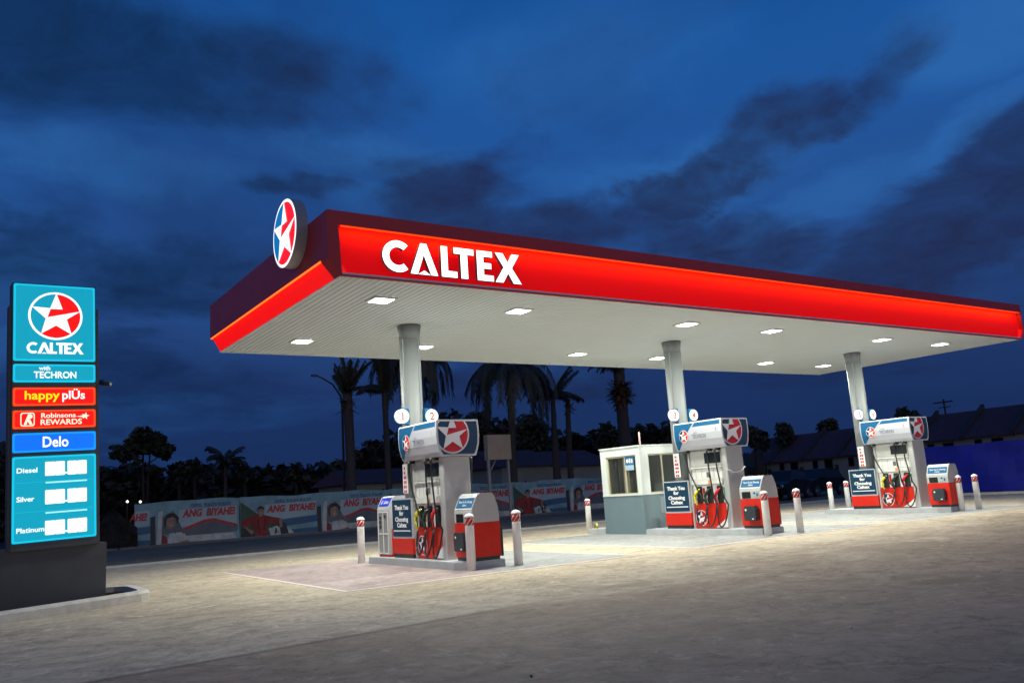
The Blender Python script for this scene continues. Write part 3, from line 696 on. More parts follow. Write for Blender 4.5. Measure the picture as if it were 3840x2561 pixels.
# ------------------------------------------------------------------ thank-you cabinets
def thanks(xc):
    t = thing('notice_cabinet', (xc, 16.78, ZB), '', 'notice cabinet', 'thank you notice cabinets')
    y0, y1 = 16.32, 17.26
    b = MB(); b.box(xc - .37, xc - .25, y0, y1, .56, 1.40); b.box(xc + .25, xc + .37, y0, y1, .56, 1.40); b.box(xc - .25, xc + .25, y0, y0 + .05, .56, 1.40); b.box(xc - .25, xc + .25, y1 - .05, y1, .56, 1.40); b.build('frame', mat('frame_grey', (.45, .47, .50), .4), t)
    b = MB(); b.box(xc - .375, xc + .375, y0 - .005, y1 + .005, .24, .56); b.build('red_base', RED, t)
    b = MB(); b.box(xc - .36, xc + .36, y0 + .01, y1 - .01, ZB, .24); b.build('plinth', BLKP, t)
    for s in (-1, 1):
        fr = Fr((xc + s * .37, 16.79, 0), (0, s, 0), (0, 0, 1))
        b = MB(); b.extr(rect(-.445, .445, .60, 1.37), fr, 0, .006); p = b.build('notice_panel', mat('notice_blue', (.006, .040, .085), .5, spec=.25), t)
        for k, (w_, z) in enumerate((('Thank You', 1.165), ('for', 1.045), ('Choosing', .915), ('Caltex', .795))):
            text('notice_lettering', w_, fr, .0, z, .092, WPRINT, p, d=.009, bold=.045, width=(.66, .2, .62, .46)[k])
        c = MB(); c.flat(rect(-.40, .40, .705, .73), fr, .009); c.build('white_rule', WPRINT, p)
    return t
T0 = thanks(CX[0])
for i, l in enumerate(('blue Thank You notice cabinet next to the air unit at the left', 'blue Thank You notice cabinet in front of the white booth', 'blue Thank You notice cabinet on the right island by the far bollards')):
    if i == 0: T0['label'] = l
    else: copy_tree(T0, (CX[i], 16.78, ZB), l)

# ------------------------------------------------------------------ service bins
def sbin(xc):
    t = thing('service_bin', (xc, 14.33, ZB), '', 'service bin', 'domed grey and red service bins')
    y0, y1 = 14.02, 14.68
    half = [(-.27, .86), (-.275, 1.05), (-.262, 1.12), (-.15, 1.34), (-.115, 1.385), (-.06, 1.405), (.18, 1.405), (.235, 1.375), (.31, 1.18), (.335, 1.05), (.34, .86)]
    fr = Fr((xc, y0, 0), (1, 0, 0), (0, 0, 1))
    b = MB(); b.extr(half, fr, 0, -(y1 - y0)); up_ = b.build('hood', mat('bin_silver', (.48, .475, .46), .4, var=.05), t)
    b = MB(); b.extr([(-.272, .22), (-.272, .858), (.342, .858), (.342, .22)], fr, .002, -(y1 - y0) - .002); b.build('red_body', RED, t)
    b = MB(); b.box(xc - .25, xc + .32, y0 + .015, y1 - .015, ZB, .218); b.build('plinth', BLKP, t)
    n = Vector((-.112 - -.262, 0, 1.34 - 1.12)).normalized()
    sl = Fr((xc - .262, y1, 1.12), (0, -1, 0), (.112, 0, .22))
    b = MB(); b.flat(rect(.03, .63, .02, .225), sl, .003); bl = b.build('blue_notice', BLUE, up_)
    text('notice_lettering', 'Thank You for Choosing', sl, .33, .125, .045, WPRINT, bl, width=.50, d=.006, bold=.015)
    text('notice_lettering', 'Caltex', sl, .33, .06, .04, WPRINT, bl, d=.006, bold=.015)
    c = MB(); c.flat(rect(.0, .66, -.008, .006), sl, .004); c.flat(rect(.0, .66, .238, .25), sl, .004); c.build('white_rule', WPRINT, up_)
    f2 = Fr((xc - .275, y1, 0), (0, -1, 0), (0, 0, 1))
    b = MB(); b.extr(rect(.07, .34, .87, 1.03), f2, -.01, .004); b.build('paper_slot', SCREEN, up_)
    b = MB(); b.extr(rect(.41, .60, .90, 1.03), f2, -.01, .006); q = b.build('sticker', mat('pale_blue_print', (.35, .45, .50), .5), up_)
    b = MB(); b.flat(rect(.44, .50, .97, 1.01), f2, .008); b.flat(rect(.53, .57, .92, .99), f2, .008); b.build('sticker_marks', NAVY, q)
    # wash bucket hung on the front
    b = MB(); b.extr([(.20, .36), (.19, .62), (.23, .69), (.52, .69), (.56, .62), (.55, .36), (.52, .34), (.23, .34)], f2, .003, .15); bk = b.build('wash_bucket', mat('slate_plastic', (.028, .036, .045), .4), t)
    b = MB(); b.flat(circ(.27, .60, .028, 12), f2, .153); b.flat(rect(.44, .49, .37, .40), f2, .153); b.build('bucket_label', WPRINT, bk)
    b = MB(); b.box(xc + .344, xc + .43, y0 + .05, y1 - .1, .20, .74); b.build('rear_bin', BLKP, t)
    return t
S0 = sbin(CX[0])
for i, l in enumerate(('domed service bin behind the bollard nearest the camera', 'domed service bin right of the middle pump', 'domed service bin in front of the blue fence')):
    if i == 0: S0['label'] = l
    else: copy_tree(S0, (CX[i], 14.33, ZB), l)

# ------------------------------------------------------------------ air and water unit on the left island
xc = CX[0]
t = thing('air_water_unit', (xc - .1, 17.78, ZB), 'grey and red glass-fronted air unit with violet label at the left island end', 'air unit')
y0, y1 = 17.46, 18.06
fr = Fr((xc, y0, 0), (1, 0, 0), (0, 0, 1))
prof = [(-.36, .20), (-.36, 1.18), (-.34, 1.25), (-.24, 1.44), (-.18, 1.47), (.30, 1.47), (.34, 1.42), (.34, .20)]
b = MB(); b.extr(prof, fr, 0, -(y1 - y0)); bd = b.build('body', mat('unit_silver', (.50, .50, .50), .4, var=.06), t)
b = MB(); b.box(xc - .34, xc + .33, y0 + .01, y1 - .01, ZB, .2); b.build('plinth', RED, t)
b = MB(); b.extr(rect(-.30, .335, .205, .76), fr, 0.001, .006); b.build('red_panel', RED, t)
f2 = Fr((xc - .36, y1, 0), (0, -1, 0), (0, 0, 1))
b = MB(); b.extr(rect(.05, .55, .24, 1.12), f2, .001, .006); g = b.build('glass_front', mat('pale_glass', (.30, .32, .31), .1), t)
b = MB()
for a0, a1, z0, z1 in ((.04, .06, .22, 1.13), (.30, .32, .22, 1.13), (.54, .56, .22, 1.13), (.06, .54, .22, .24), (.06, .54, .64, .66), (.06, .54, 1.11, 1.13)): b.extr(rect(a0, a1, z0, z1), f2, .006, .014)
b.build('door_frame', WHITE, g)
b = MB()
for a, z in ((.16, 1.0), (.16, .9), (.40, 1.03), (.16, .8)): b.extr(rect(a - .05, a + .05, z - .035, z + .035), f2, .006, .012)
b.build('gauge', BLKP, g)
sl = Fr((xc - .34, y1, 1.25), (0, -1, 0), (.10, 0, .19))
b = MB(); b.flat(rect(.05, .55, .0, .205), sl, .004); lb = b.build('violet_label', VIOLET, bd)
text('label_lettering', 'Delo', sl, .38, .06, .08, WPRINT, lb, d=.007, bold=.015)
b = MB(); b.flat([(.12, .05), (.16, .05), (.19, .15), (.15, .15)], sl, .007); b.build('label_mark', WPRINT, lb)

# ------------------------------------------------------------------ bollards
def stripe_mat():
    m = bpy.data.materials.new('red_white_stripe'); m.use_nodes = True; nt = m.node_tree; N = nt.nodes; L = nt.links; b = N['Principled BSDF']; b.inputs['Roughness'].default_value = .4
    tc = N.new('ShaderNodeTexCoord'); sx = N.new('ShaderNodeSeparateXYZ'); L.new(tc.outputs['Object'], sx.inputs[0])
    def M(op, a, b_=None):
        n = N.new('ShaderNodeMath'); n.operation = op
        for i, v in enumerate((a, b_)):
            if v is None: continue
            if isinstance(v, (int, float)): n.inputs[i].default_value = v
            else: L.new(v, n.inputs[i])
        return n.outputs[0]
    ang = M('MULTIPLY', M('ARCTAN2', sx.outputs[1], sx.outputs[0]), 6 / (2 * math.pi))
    f = M('FRACT', M('SUBTRACT', ang, M('MULTIPLY', sx.outputs[2], 9.0)))
    g = M('GREATER_THAN', f, .74)
    mx = N.new('ShaderNodeMix'); mx.data_type = 'RGBA'; L.new(g, mx.inputs[0]); mx.inputs[6].default_value = (.42, .012, .02, 1); mx.inputs[7].default_value = (.75, .55, .52, 1)
    L.new(mx.outputs[2], b.inputs['Base Color']); return m
STRIPE = stripe_mat()
def bollard(x, y):
    t = thing('bollard', (x, y, 0), '', 'bollard', 'white bollards with striped red bands')
    MB().lathe(x, y, [(.086, 0), (.083, .82), (.083, .972), (.094, .975), (.092, .995), (.072, 1.02), (.04, 1.038), (.008, 1.046)], 24).build('post', WHITE, t)
    MB().lathe(x, y, [(.0845, .825), (.0845, .972)], 24).build('striped_band', STRIPE, t)
    return t
BL = [(8.216, 13.93, 'white bollard nearest the camera, in front of the left service bin'), (9.25, 13.90, 'white bollard standing just right of the left island end'), (8.07, 18.62, 'white bollard at the far left, left of the air unit'),
      (16.67, 21.0, 'white bollard left of the white attendant booth'), (16.16, 13.66, 'white bollard in front of the middle service bin'), (17.20, 13.55, 'white bollard just right of the middle island end'),
      (25.71, 18.82, 'white bollard standing alone left of the right notice cabinet'), (26.55, 18.75, 'white bollard half hidden behind the right notice cabinet'), (25.16, 13.95, 'white bollard touching the right service bin'), (25.95, 13.87, 'white bollard farthest right, in front of the blue fence')]
B0 = None
for x, y, l in BL:
    if B0 is None: B0 = bollard(x, y); B0['label'] = l
    else: copy_tree(B0, (x, y, 0), l)

# ------------------------------------------------------------------ attendant booth
def booth():
    x0, x1, y0, y1, zt = 16.24, 17.95, 17.95, 19.68, 2.45
    t = thing('attendant_booth', (17.1, 18.8, 0), 'small white attendant booth with grey lower walls and glass windows beside the middle pump', 'booth')
    lw = MB(); lw.box(x0, x1, y0, y1, 0.0, 1.08); lw.build('lower_wall', BOOTHG, t)
    u = MB()
    p = .10                                                        # corner posts, lintel, sill: the upper frame
    for (a, b, c, d) in ((x0, x0 + .30, y0, y0 + .18), (x1 - .25, x1, y0, y0 + .18), (x0, x0 + .10, y1 - .24, y1), (x1 - .12, x1, y1 - .24, y1)): u.box(a, b, c, d, 1.08, 2.21)
    u.box(x0 + .1, x1 - .12, y1 - .08, y1, 1.08, 2.21)
    u.box(x1 - .08, x1, y0 + .18, y1 - .24, 1.08, 2.21)
    u.box(x0, x1, y0, y1, 2.21, zt - .02); u.box(x0 - .02, x1 + .02, y0 - .02, y1 + .02, zt - .02, zt + .02)
    u.build('upper_frame', BOOTHW, t)
    s = MB(); s.box(x0 - .015, x0 + .10, y0 - .015, y1, 1.08, 1.115); s.box(x0 + .10, x1, y0 - .015, y0 + .1, 1.08, 1.115); s.build('sill', BOOTHW, t)
    # window on the forecourt side
    ya, yb = y0 + .18, y1 - .24
    f = MB()
    for (a, b, c, d) in ((ya, ya + .06, 1.115, 2.21), (yb - .06, yb, 1.115, 2.21), (ya + .06, yb - .06, 2.16, 2.21), (ya + .06, yb - .06, 1.115, 1.15), ((ya + yb) / 2 - .18, (ya + yb) / 2 - .12, 1.15, 2.16)): f.box(x0 + .03, x0 + .08, a, b, c, d)
    w = f.build('window', BEIGE, t)
    g = MB(); g.box(x0 + .05, x0 + .056, ya + .06, yb - .06, 1.15, 2.16); g.build('pane', GLASS, w)
    xa, xb = x0 + .30, x1 - .25
    f = MB()
    for (a, b, c, d) in ((xa, xa + .05, 1.115, 2.21), (xb - .05, xb, 1.115, 2.21), (xa + .05, xb - .05, 2.17, 2.21), (xa + .05, xb - .05, 1.115, 1.15), (xa + .52, xa + .57, 1.15, 2.17)): f.box(a, b, y0 + .03, y0 + .08, c, d)
    w2 = f.build('window', BEIGE, t)
    g = MB(); g.box(xa + .05, xb - .05, y0 + .05, y0 + .056, 1.15, 2.17); g.build('pane', GLASS, w2)
    c = MB(); c.box(x0 + .16, x0 + .17, ya + .5, ya + .75, 1.12, 2.18); c.box(x1 - .7, x1 - .3, y1 - .5, y1 - .1, 1.09, 1.6); c.box(x0 + .15, x1 - .15, y1 - .12, y1 - .085, 1.09, 2.2); c.build('interior', BEIGE, t)
    c = MB(); c.box(x0 + .22, x0 + .26, ya + .02, ya + .42, 1.1, 2.2); c.box(x0 + .22, x0 + .26, yb - .22, yb - .08, 1.1, 2.2); c.box(x0 + .5, x0 + .9, ya + .3, yb - .2, 1.09, 1.13); c.build('inner_panel', mat('interior_dark', (.05, .05, .05), .6), t)
    fr = Fr((x0 + .03, yb, 0), (0, -1, 0), (0, 0, 1))
    n = MB(); n.extr(rect(.83, 1.20, 1.78, 2.18), fr, .002, .008); n = n.build('window_notice', mat('notice_mid_blue', (.02, .13, .30), .5), w)
    q = MB(); q.flat(circ(.93, 2.05, .055, 14), fr, .011); q.flat(rect(1.0, 1.06, 1.99, 2.12), fr, .011); q.flat(rect(1.09, 1.15, 1.99, 2.10), fr, .011); q.build('notice_marks', WPRINT, n)
    q = MB(); q.flat(rect(.84, 1.19, 1.79, 1.93), fr, .011); q.build('notice_strip', mat('sky_print', (.35, .50, .60), .5), n)
    a = MB(); a.tube([(x0 + .55, y0 + .55, zt + .02), (x0 + .55, y0 + .55, zt + .42)], .025, 8); a.build('roof_stub', mat('pale_pink_pipe', (.5, .33, .32), .6), t)
    h = MB(); h.box(x0 + .62, x0 + 1.12, y0 - .012, y0 - .001, .55, 1.0); h.build('service_panel', mat('light_blue_grey_panel', (.22, .29, .31), .5), t)
    h = MB(); h.tube([(x0 + .87, y0 - .02, .15), (x0 + .87, y0 - .02, .55)], .015, 6); h.build('conduit', MATS['light_blue_grey_panel'], t)
booth()
# yellow-green coil by the bollard left of the booth
c = MB()
for k in range(3):
    c.tube([(16.62 + .02 * k + .12 * math.cos(q) * .3, 20.62 + .11 * math.cos(q), .02 + .14 + .13 * math.sin(q)) for q in [2 * math.pi * i / 16 for i in range(17)]], .018, 6)
tag(c.build('hose_coil', mat('yellow_green_hose', (.45, .45, .10), .6)), 'small yellow-green coil standing by the bollard left of the booth', 'hose coil')

# ------------------------------------------------------------------ totem price sign
K = 15.4 / 14.17
TY, TLN = R(3.86), R(1.6)
TO = Vector((.84 * K, 15.4, 1.38 + (1.10 - 1.38) * K)); TWD = 1.10 * K; THT = 3.8 * K
ex = Vector((math.cos(TY) * math.cos(TLN), math.sin(TY) * math.cos(TLN), math.sin(TLN))); ez = Vector((-math.cos(TY) * math.sin(TLN), -math.sin(TY) * math.sin(TLN), math.cos(TLN)))
def totem():
    t = thing('price_totem', (1.3, 15.6, .15), 'tall lit price totem with star emblem above fuel price panels on a charcoal plinth', 'price sign')
    fr = Fr(TO, ex, ez)
    w, h = TWD, THT
    b = MB(); b.extr(rect(-.015, w + .015, -.12, h + .02), fr, -.34, -.02); b.build('sign_core', CHAR, t)
    b = MB(); b.extr(rect(-.055, -.016, -.12, h - .36), fr, -.30, -.05); b.extr(rect(w + .016, w + .06, -.12, h - .36), fr, -.30, -.05); b.build('side_post', CHAR, t)
    p = MB(); fp = Fr((0, 15.42, 0), (math.cos(TY), math.sin(TY), 0), (0, 0, 1)); p.extr(rect(-1.2, 2.28, .02, 1.0), fp, .0, -.5); p.build('plinth', CHAR, t)
    CY0 = lit('lit_cyan', (0, 158, 186), 1.0); CYE = lit('lit_cyan_edge', (0, 192, 226), 1.05)
    RD0 = lit('lit_panel_red', (255, 16, 6), 1.0); RDE = lit('lit_panel_red_edge', (255, 70, 20), 1.05)
    BL0 = lit('lit_panel_blue', (0, 112, 255), 1.0); BLE = lit('lit_panel_blue_edge', (0, 150, 255), 1.05)
    LW = lit('lit_lettering', (255, 255, 252), 1.15); LC = lit('lit_cream', (255, 244, 215), 1.05); LY = lit('lit_yellow', (255, 236, 0), 1.0)
    f = lambda z: (z - 1.10) / 3.8 * h                             # measured heights to sign units
    def panel(z0, z1, m, me):
        q = MB(); q.extr(rrect(.0, w, f(z0), f(z1), .025, 3), fr, -.02, 0.0, 1); q.flat(rrect(.03, w - .03, f(z0) + .03, f(z1) - .03, .03, 3), fr, .002, 0)
        return q.build('sign_panel', [m, me], t)
    # header panel with the roundel and the brand word
    a = panel(3.735, 4.90, CY0, CYE)
    e = MB(); emblem(e, fr, w * .505, f(4.425), .40, 0, 1, 2, d=.005); e.build('emblem', [LW, LRD, CY0], a)
    l = MB(); z0 = f(3.845); hh = .185
    pos = {'C': 0, 'A': .155, 'notch': .155, 'L': .335, 'T': .43, 'E': .55, 'X': .655}; wd = {'C': .155, 'A': .195, 'notch': .195, 'L': .105, 'T': .135, 'E': .115, 'X': .185}
    for ch, P, ww in letters():
        ww = ww or .92
        l.flat([(w * .155 + (pos[ch] + u / ww * wd[ch]) * .99, z0 + v * hh) for u, v in P], fr, .006)
    l.build('brand_lettering', LW, a)
    a = panel(3.415, 3.685, CY0, CYE)
    text('fuel_lettering', 'TECHRON', fr, w * .5, f(3.478), .105, LW, a, width=.62, d=.006, bold=.022)
    text('fuel_lettering', 'with', fr, w * .37, f(3.598), .065, LW, a, d=.006, bold=.018)
    a = panel(3.065, 3.335, RD0, RDE)
    text('programme_lettering', 'happy', fr, w * .345, f(3.162), .135, LY, a, width=.50, d=.006, bold=.02)
    text('programme_lettering', 'pl\u00dcs', fr, w * .725, f(3.162), .135, LW, a, width=.335, d=.006, bold=.02)
    a = panel(2.73, 3.00, RD0, RDE)
    text('programme_lettering', 'Robinsons', fr, w * .54, f(2.885), .075, LC, a, width=.50, d=.006, bold=.02)
    text('programme_lettering', 'REWARDS', fr, w * .575, f(2.782), .085, LC, a, width=.60, d=.006, bold=.02)
    k = MB(); k.extr(rrect(.105, .305, f(2.765), f(2.965), .035), fr, .002, .005, 0); k.flat(rrect(.12, .29, f(2.765) + .015, f(2.965) - .015, .03), fr, .007, 1)
    mono = arc(.235, f(2.91), .04, -120, 130, 10) + [(.15, f(2.785)), (.19, f(2.785)), (.205, f(2.84)), (.235, f(2.785)), (.275, f(2.785)), (.245, f(2.86))]
    k.flat(mono, fr, .009, 0)
    st = []
    for i in range(10):
        r_ = .062 if i % 2 == 0 else .026; st.append((w - .155 + r_ * math.sin(R(36 * i + 12)), f(2.90) + r_ * math.cos(R(36 * i + 12))))
    k2 = MB(); k2.flat(st, fr, .007, 0); k2.flat([(w - .30, f(2.895)), (w - .18, f(2.88)), (w - .17, f(2.912))], fr, .006, 0)
    k.build('programme_mark', [LC, RD0], a)
    k2.build('programme_star', LC, a)
    a = panel(2.385, 2.665, BL0, BLE)
    text('lubricant_lettering', 'Delo', fr, w * .505, f(2.455), .165, LW, a, width=.37, d=.006, bold=.018)
    # price board
    a = panel(1.10, 2.325, CY0, CYE)
    for name_, zc in (('Diesel', 2.13), ('Silver', 1.72), ('Platinum', 1.28)):
        text('grade_lettering', name_, fr, .06, f(zc) - .04, .075, LW, a, width={'Diesel': .285, 'Silver': .245, 'Platinum': .385}[name_], d=.006, bold=.016, align='LEFT')
        dg = MB()
        for u in (.455, .598, .775, .918): dg.extr(rrect(u, u + .137, f(zc) - .105, f(zc) + .115, .012, 2), fr, .002, .012)
        dg.extr(rrect(.742, .768, f(zc) - .085, f(zc) - .058, .006, 2), fr, .002, .01); dg.build('price_digits', LW, a)
    for zc in (1.935, 1.50):
        q = MB(); q.flat(rect(.46, 1.06, f(zc) - .012, f(zc) + .012), fr, .006); q.build('price_rule', lit('lit_pale_cyan', (170, 240, 250), 1.0), a)
    for zc in (1.95, 1.53):
        q = MB(); q.flat(rect(.04, w - .04, f(zc) - .004, f(zc) + .004), fr, .004); q.build('board_seam', lit('lit_seam', (0, 184, 214), 1.0), a)
totem()
# planter kerb and soil round the totem
oc = [(-14, 7.3), (.75, 14.44), (2.2, 15.14), (2.80, 15.45), (2.93, 15.58), (2.99, 15.85), (2.99, 16.9), (2.93, 17.1), (2.75, 17.25), (2.5, 17.32), (-14, 17.32)]
ic = [(-14, 7.5), (.70, 14.60), (2.14, 15.30), (2.70, 15.62), (2.78, 15.72), (2.81, 15.9), (2.81, 16.85), (2.76, 17.0), (2.65, 17.1), (2.46, 17.15), (-14, 17.15)]
kb = MB(); n = len(oc)
for i in range(n - 1):
    a, b, c, d = oc[i], oc[i + 1], ic[i + 1], ic[i]
    m1 = lambda p, q: (p[0] + (q[0] - p[0]) * .2, p[1] + (q[1] - p[1]) * .2)
    a2, b2 = m1(a, d), m1(b, c)
    kb.add([(*a, 0), (*b, 0), (*b, .125), (*a, .125)], [(0, 1, 2, 3)]); kb.add([(*a, .125), (*b, .125), (*b2, .165), (*a2, .165)], [(0, 1, 2, 3)])
    kb.add([(*a2, .165), (*b2, .165), (*c, .165), (*d, .165)], [(0, 1, 2, 3)]); kb.add([(*d, .165), (*c, .165), (*c, .02), (*d, .02)], [(0, 1, 2, 3)])
structure(kb.build('planter_kerb', CONC))
structure(MB().add([(x, y, .07) for x, y in ic], [tuple(range(len(ic)))]).build('planter_soil', SOIL))
rr = random.Random(9)
for k, (x, y, l) in enumerate(((2.42, 15.62, 'small pale stone on the soil at the right corner of the totem plinth'), (2.55, 15.95, 'small dark clod on the soil by the planter kerb'))):
    q = MB(); vs = []
    for i in range(5):
        for j in range(8):
            ph = math.pi * i / 4; th = 2 * math.pi * j / 8; r_ = .06 * (1 + rr.uniform(-.25, .25)); vs.append((x + r_ * math.sin(ph) * math.cos(th), y + r_ * math.sin(ph) * math.sin(th), .10 + r_ * .75 * math.cos(ph)))
    q.add(vs, [(i * 8 + j, i * 8 + (j + 1) % 8, (i + 1) * 8 + (j + 1) % 8, (i + 1) * 8 + j) for i in range(4) for j in range(8)])
    tag(q.build('stone', CONC if k == 0 else SOIL), l, 'stone')
for k, (x, y, l) in enumerate(((3.77, 5.59, 'tiny dark pebble on the near pavement at the bottom centre'), (6.81, 4.95, 'tiny pale pebble on the near pavement at the lower right'))):
    q = MB(); q.lathe(x, y, [(.007, .0), (.012, .006), (.009, .013), (.003, .016)], 9)
    tag(q.build('pebble', BLKP if k == 0 else WHITE), l, 'pebble')
# security camera on the right side of the totem
t = thing('security_camera', (2.12, 15.62, 3.62), 'small black security camera on a bracket beside the price totem', 'security camera')
b = MB(); b.tube([(2.02, 15.62, 3.66), (2.18, 15.62, 3.68), (2.2, 15.6, 3.64)], .012, 6); b.build('bracket', BLKP, t)
b = MB(); b.tube([(2.13, 15.64, 3.63), (2.26, 15.5, 3.60)], [.035, .04], 10); b.build('housing', BLKP, t)
b = MB(); b.tube([(2.26, 15.5, 3.60), (2.275, 15.485, 3.597)], .028, 10); b.build('lens', CHROME, t)

# ------------------------------------------------------------------ banners along the far side of the road
BSKY = mat('banner_sky', (.17, .33, .39), .6, var=.45, vscale=1.1); BPALE = mat('banner_pale', (.30, .41, .45), .6, var=.15, vscale=1.2); BRED = mat('banner_red', (.42, .03, .04), .6, var=.4, vscale=2.5); BNAVY = mat('banner_navy', (.03, .10, .20), .6)
BSKIN = mat('banner_skin', (.28, .17, .12), .6, var=.4, vscale=2.5); BHAIR = mat('banner_hair', (.03, .025, .022), .7); BGREEN = mat('banner_green', (.045, .085, .05), .7, var=.4, vscale=1.5); BGREY = mat('banner_grey', (.10, .12, .14), .6, var=.3, vscale=1.5); BSHIRT = mat('banner_shirt', (.24, .022, .022), .7, var=.5, vscale=3); BWHITE = mat('banner_white', (.44, .47, .47), .6, var=.4, vscale=2.5); BDARK = mat('banner_dark', (.02, .025, .03), .6)
def banner(x0, u0, u1, label, seed):
    Y = 40.9; rd = random.Random(seed)
    t = thing('banner', (x0 + (u0 + u1) / 2, Y, 0), label, 'banner', 'advertising banners along the far roadside')
    top = lambda u: 1.95 + .03 * math.sin(u * 1.1 + seed) + .02 * math.sin(u * 2.7 + seed * 2)
    bow = lambda u, z: .05 * math.sin(u * 2.2 + seed) * math.sin(z * 1.6) + .02 * math.sin(u * 6 + z * 2)
    nu, nv = 60, 8
    class BF:                                                      # frame that follows the sagging cloth
        n = Vector((0, -1, 0))
        @staticmethod
        def p(u, z, d=0.0): return (x0 + u, Y - d - bow(u, z), z)
    fr = BF
    c = MB(); vs = []
    for d in (0.0, -.012):
        for i in range(nu + 1):
            u = u0 + (u1 - u0) * i / nu
            for j in range(nv + 1): vs.append(fr.p(u, .06 + (top(u) - .06) * j / nv, d))
    fs = []; S = (nu + 1) * (nv + 1)
    for i in range(nu):
        for j in range(nv):
            a = i * (nv + 1) + j; fs.append((a, a + nv + 1, a + nv + 2, a + 1)); fs.append((S + a, S + a + 1, S + a + nv + 2, S + a + nv + 1))
    c.add(vs, fs, 0); cl = c.build('cloth', BSKY, t)
    def patch(nm, polys, m, d):
        for P in polys:
            q = MB()
            x_lo, x_hi = u0 + .02, u1 - .02
            P = clip_half(clip_half(P, 1, 0, x_hi), -1, 0, -x_lo)
            if len(P) < 3: continue
            # slice so the print follows the cloth
            a_lo = min(p[0] for p in P); a_hi = max(p[0] for p in P); k = max(1, int((a_hi - a_lo) / .15))
            for i in range(k):
                Q = clip_half(clip_half(P, 1, 0, a_lo + (a_hi - a_lo) * (i + 1) / k), -1, 0, -(a_lo + (a_hi - a_lo) * i / k))
                if len(Q) < 3: continue
                b_lo = min(p[1] for p in Q); b_hi = max(p[1] for p in Q); kk = max(1, int((b_hi - b_lo) / .25))
                for j in range(kk):
                    V = clip_half(clip_half(Q, 0, 1, b_lo + (b_hi - b_lo) * (j + 1) / kk), 0, -1, -(b_lo + (b_hi - b_lo) * j / kk))
                    if len(V) >= 3: q.flat(V, fr, d)
            if q.f: q.build(nm, m, cl)
    # printed scene: left half, a man in a red shirt; right half, a woman at a car window
    patch('printed_glow', [[(1.1, .75), (3.7, .95), (3.75, 1.6), (1.2, 1.55)], [(4.9, .8), (7.6, .75), (7.6, 1.6), (5.0, 1.55)]], BPALE, .006)
    patch('printed_hill', [[(.0, .5), (.0, 1.75), (.35, 1.5), (.8, 1.15), (1.5, .85), (2.1, .6), (2.0, .1), (0, .1)]], BGREEN, .009)
    patch('printed_water', [[(1.9, .45), (3.8, .6), (3.85, .9), (1.9, .8)], [(1.9, .1), (3.85, .1), (3.85, .32), (1.9, .3)]], BNAVY, .009)
    patch('printed_rock', [[(1.45, .08), (1.35, .42), (1.9, .55), (2.35, .4), (2.6, .12)], [(5.0, .12), (5.1, .5), (5.7, .42), (7.4, .36), (7.6, .1)]], BWHITE, .012)
    patch('printed_car', [[(3.80, .08), (3.78, 1.28), (3.98, 1.35), (4.02, .08)]], BDARK, .012)
    patch('printed_pillar', [[(4.05, .06), (4.12, 1.5), (4.32, 1.55), (4.24, .06)]], BWHITE, .012)
    patch('printed_window', [[(4.26, .5), (4.30, 1.3), (4.75, 1.5), (5.25, .5)]], BGREY, .013)
    patch('printed_shirt', [[(.02, .82), (.62, 1.06), (.80, 1.08), (1.12, 1.08), (1.30, 1.02), (1.95, .86), (1.92, .62), (1.34, .70), (1.28, .10), (.72, .10), (.62, .60), (.05, .58)], [(4.25, .1), (4.28, .5), (4.45, .42), (4.55, .1)]], BSHIRT, .016)
    patch('printed_fold', [[(.78, .85), (.90, .2), (.96, .2), (.88, .9)], [(1.15, .9), (1.10, .35), (1.16, .35), (1.24, .9)], [(.9, 1.08), (1.0, .88), (1.08, 1.08)]], mat('banner_shirt_dark', (.10, .012, .014), .7), .0175)
    patch('printed_trousers', [[(0.02, .10), (.05, .5), (.45, .5), (.70, .28), (.72, .10)], [(1.95, .10), (1.75, .62), (2.15, .66), (2.32, .12)]], BDARK, .0135)
    patch('printed_arm', [[(.12, .62), (.22, .60), (.66, .34), (.60, .20), (.5, .22)], [(1.86, .84), (1.98, .86), (2.02, .45), (1.88, .42)], [(4.75, .06), (5.35, .2), (5.5, .1), (4.9, .02)]], BSKIN, .018)
    patch('printed_face', [circ(.98, 1.25, .16, 14), rect(.90, 1.06, 1.0, 1.14), [(4.42, .98), (4.5, .78), (4.68, .72), (4.84, .85), (4.88, 1.08), (4.78, 1.24), (4.52, 1.22)]], BSKIN, .020)
    patch('printed_smile', [[(4.56, .87), (4.66, .82), (4.77, .90), (4.67, .93)], [(.92, 1.165), (.98, 1.14), (1.05, 1.165), (.98, 1.175)]], mat('banner_smile', (.33, .26, .22), .6), .0225)
    patch('printed_eyes', [[(4.53, 1.08), (4.62, 1.06), (4.62, 1.10), (4.54, 1.11)], [(4.71, 1.08), (4.80, 1.10), (4.80, 1.13), (4.72, 1.12)], [(.89, 1.27), (.95, 1.27), (.95, 1.30), (.89, 1.30)], [(1.01, 1.27), (1.07, 1.27), (1.07, 1.30), (1.01, 1.30)]], BHAIR, .0225)
    patch('printed_shade', [[(4.42, .98), (4.5, .78), (4.56, .86), (4.50, 1.04)], [(4.80, .9), (4.88, 1.08), (4.82, 1.15), (4.76, 1.0)]], BGREY, .0222)
    patch('printed_hair', [[(.80, 1.25), (.82, 1.42), (.98, 1.50), (1.14, 1.42), (1.16, 1.25), (1.08, 1.36), (.88, 1.36)], [(4.38, .7), (4.36, 1.15), (4.5, 1.4), (4.8, 1.42), (5.0, 1.2), (4.92, .9), (4.88, 1.15), (4.75, 1.26), (4.5, 1.2), (4.45, .9)]], BHAIR, .023)
    patch('printed_blouse', [[(4.5, .1), (4.6, .55), (5.1, .55), (5.4, .3), (5.5, .1)]], BWHITE, .015)
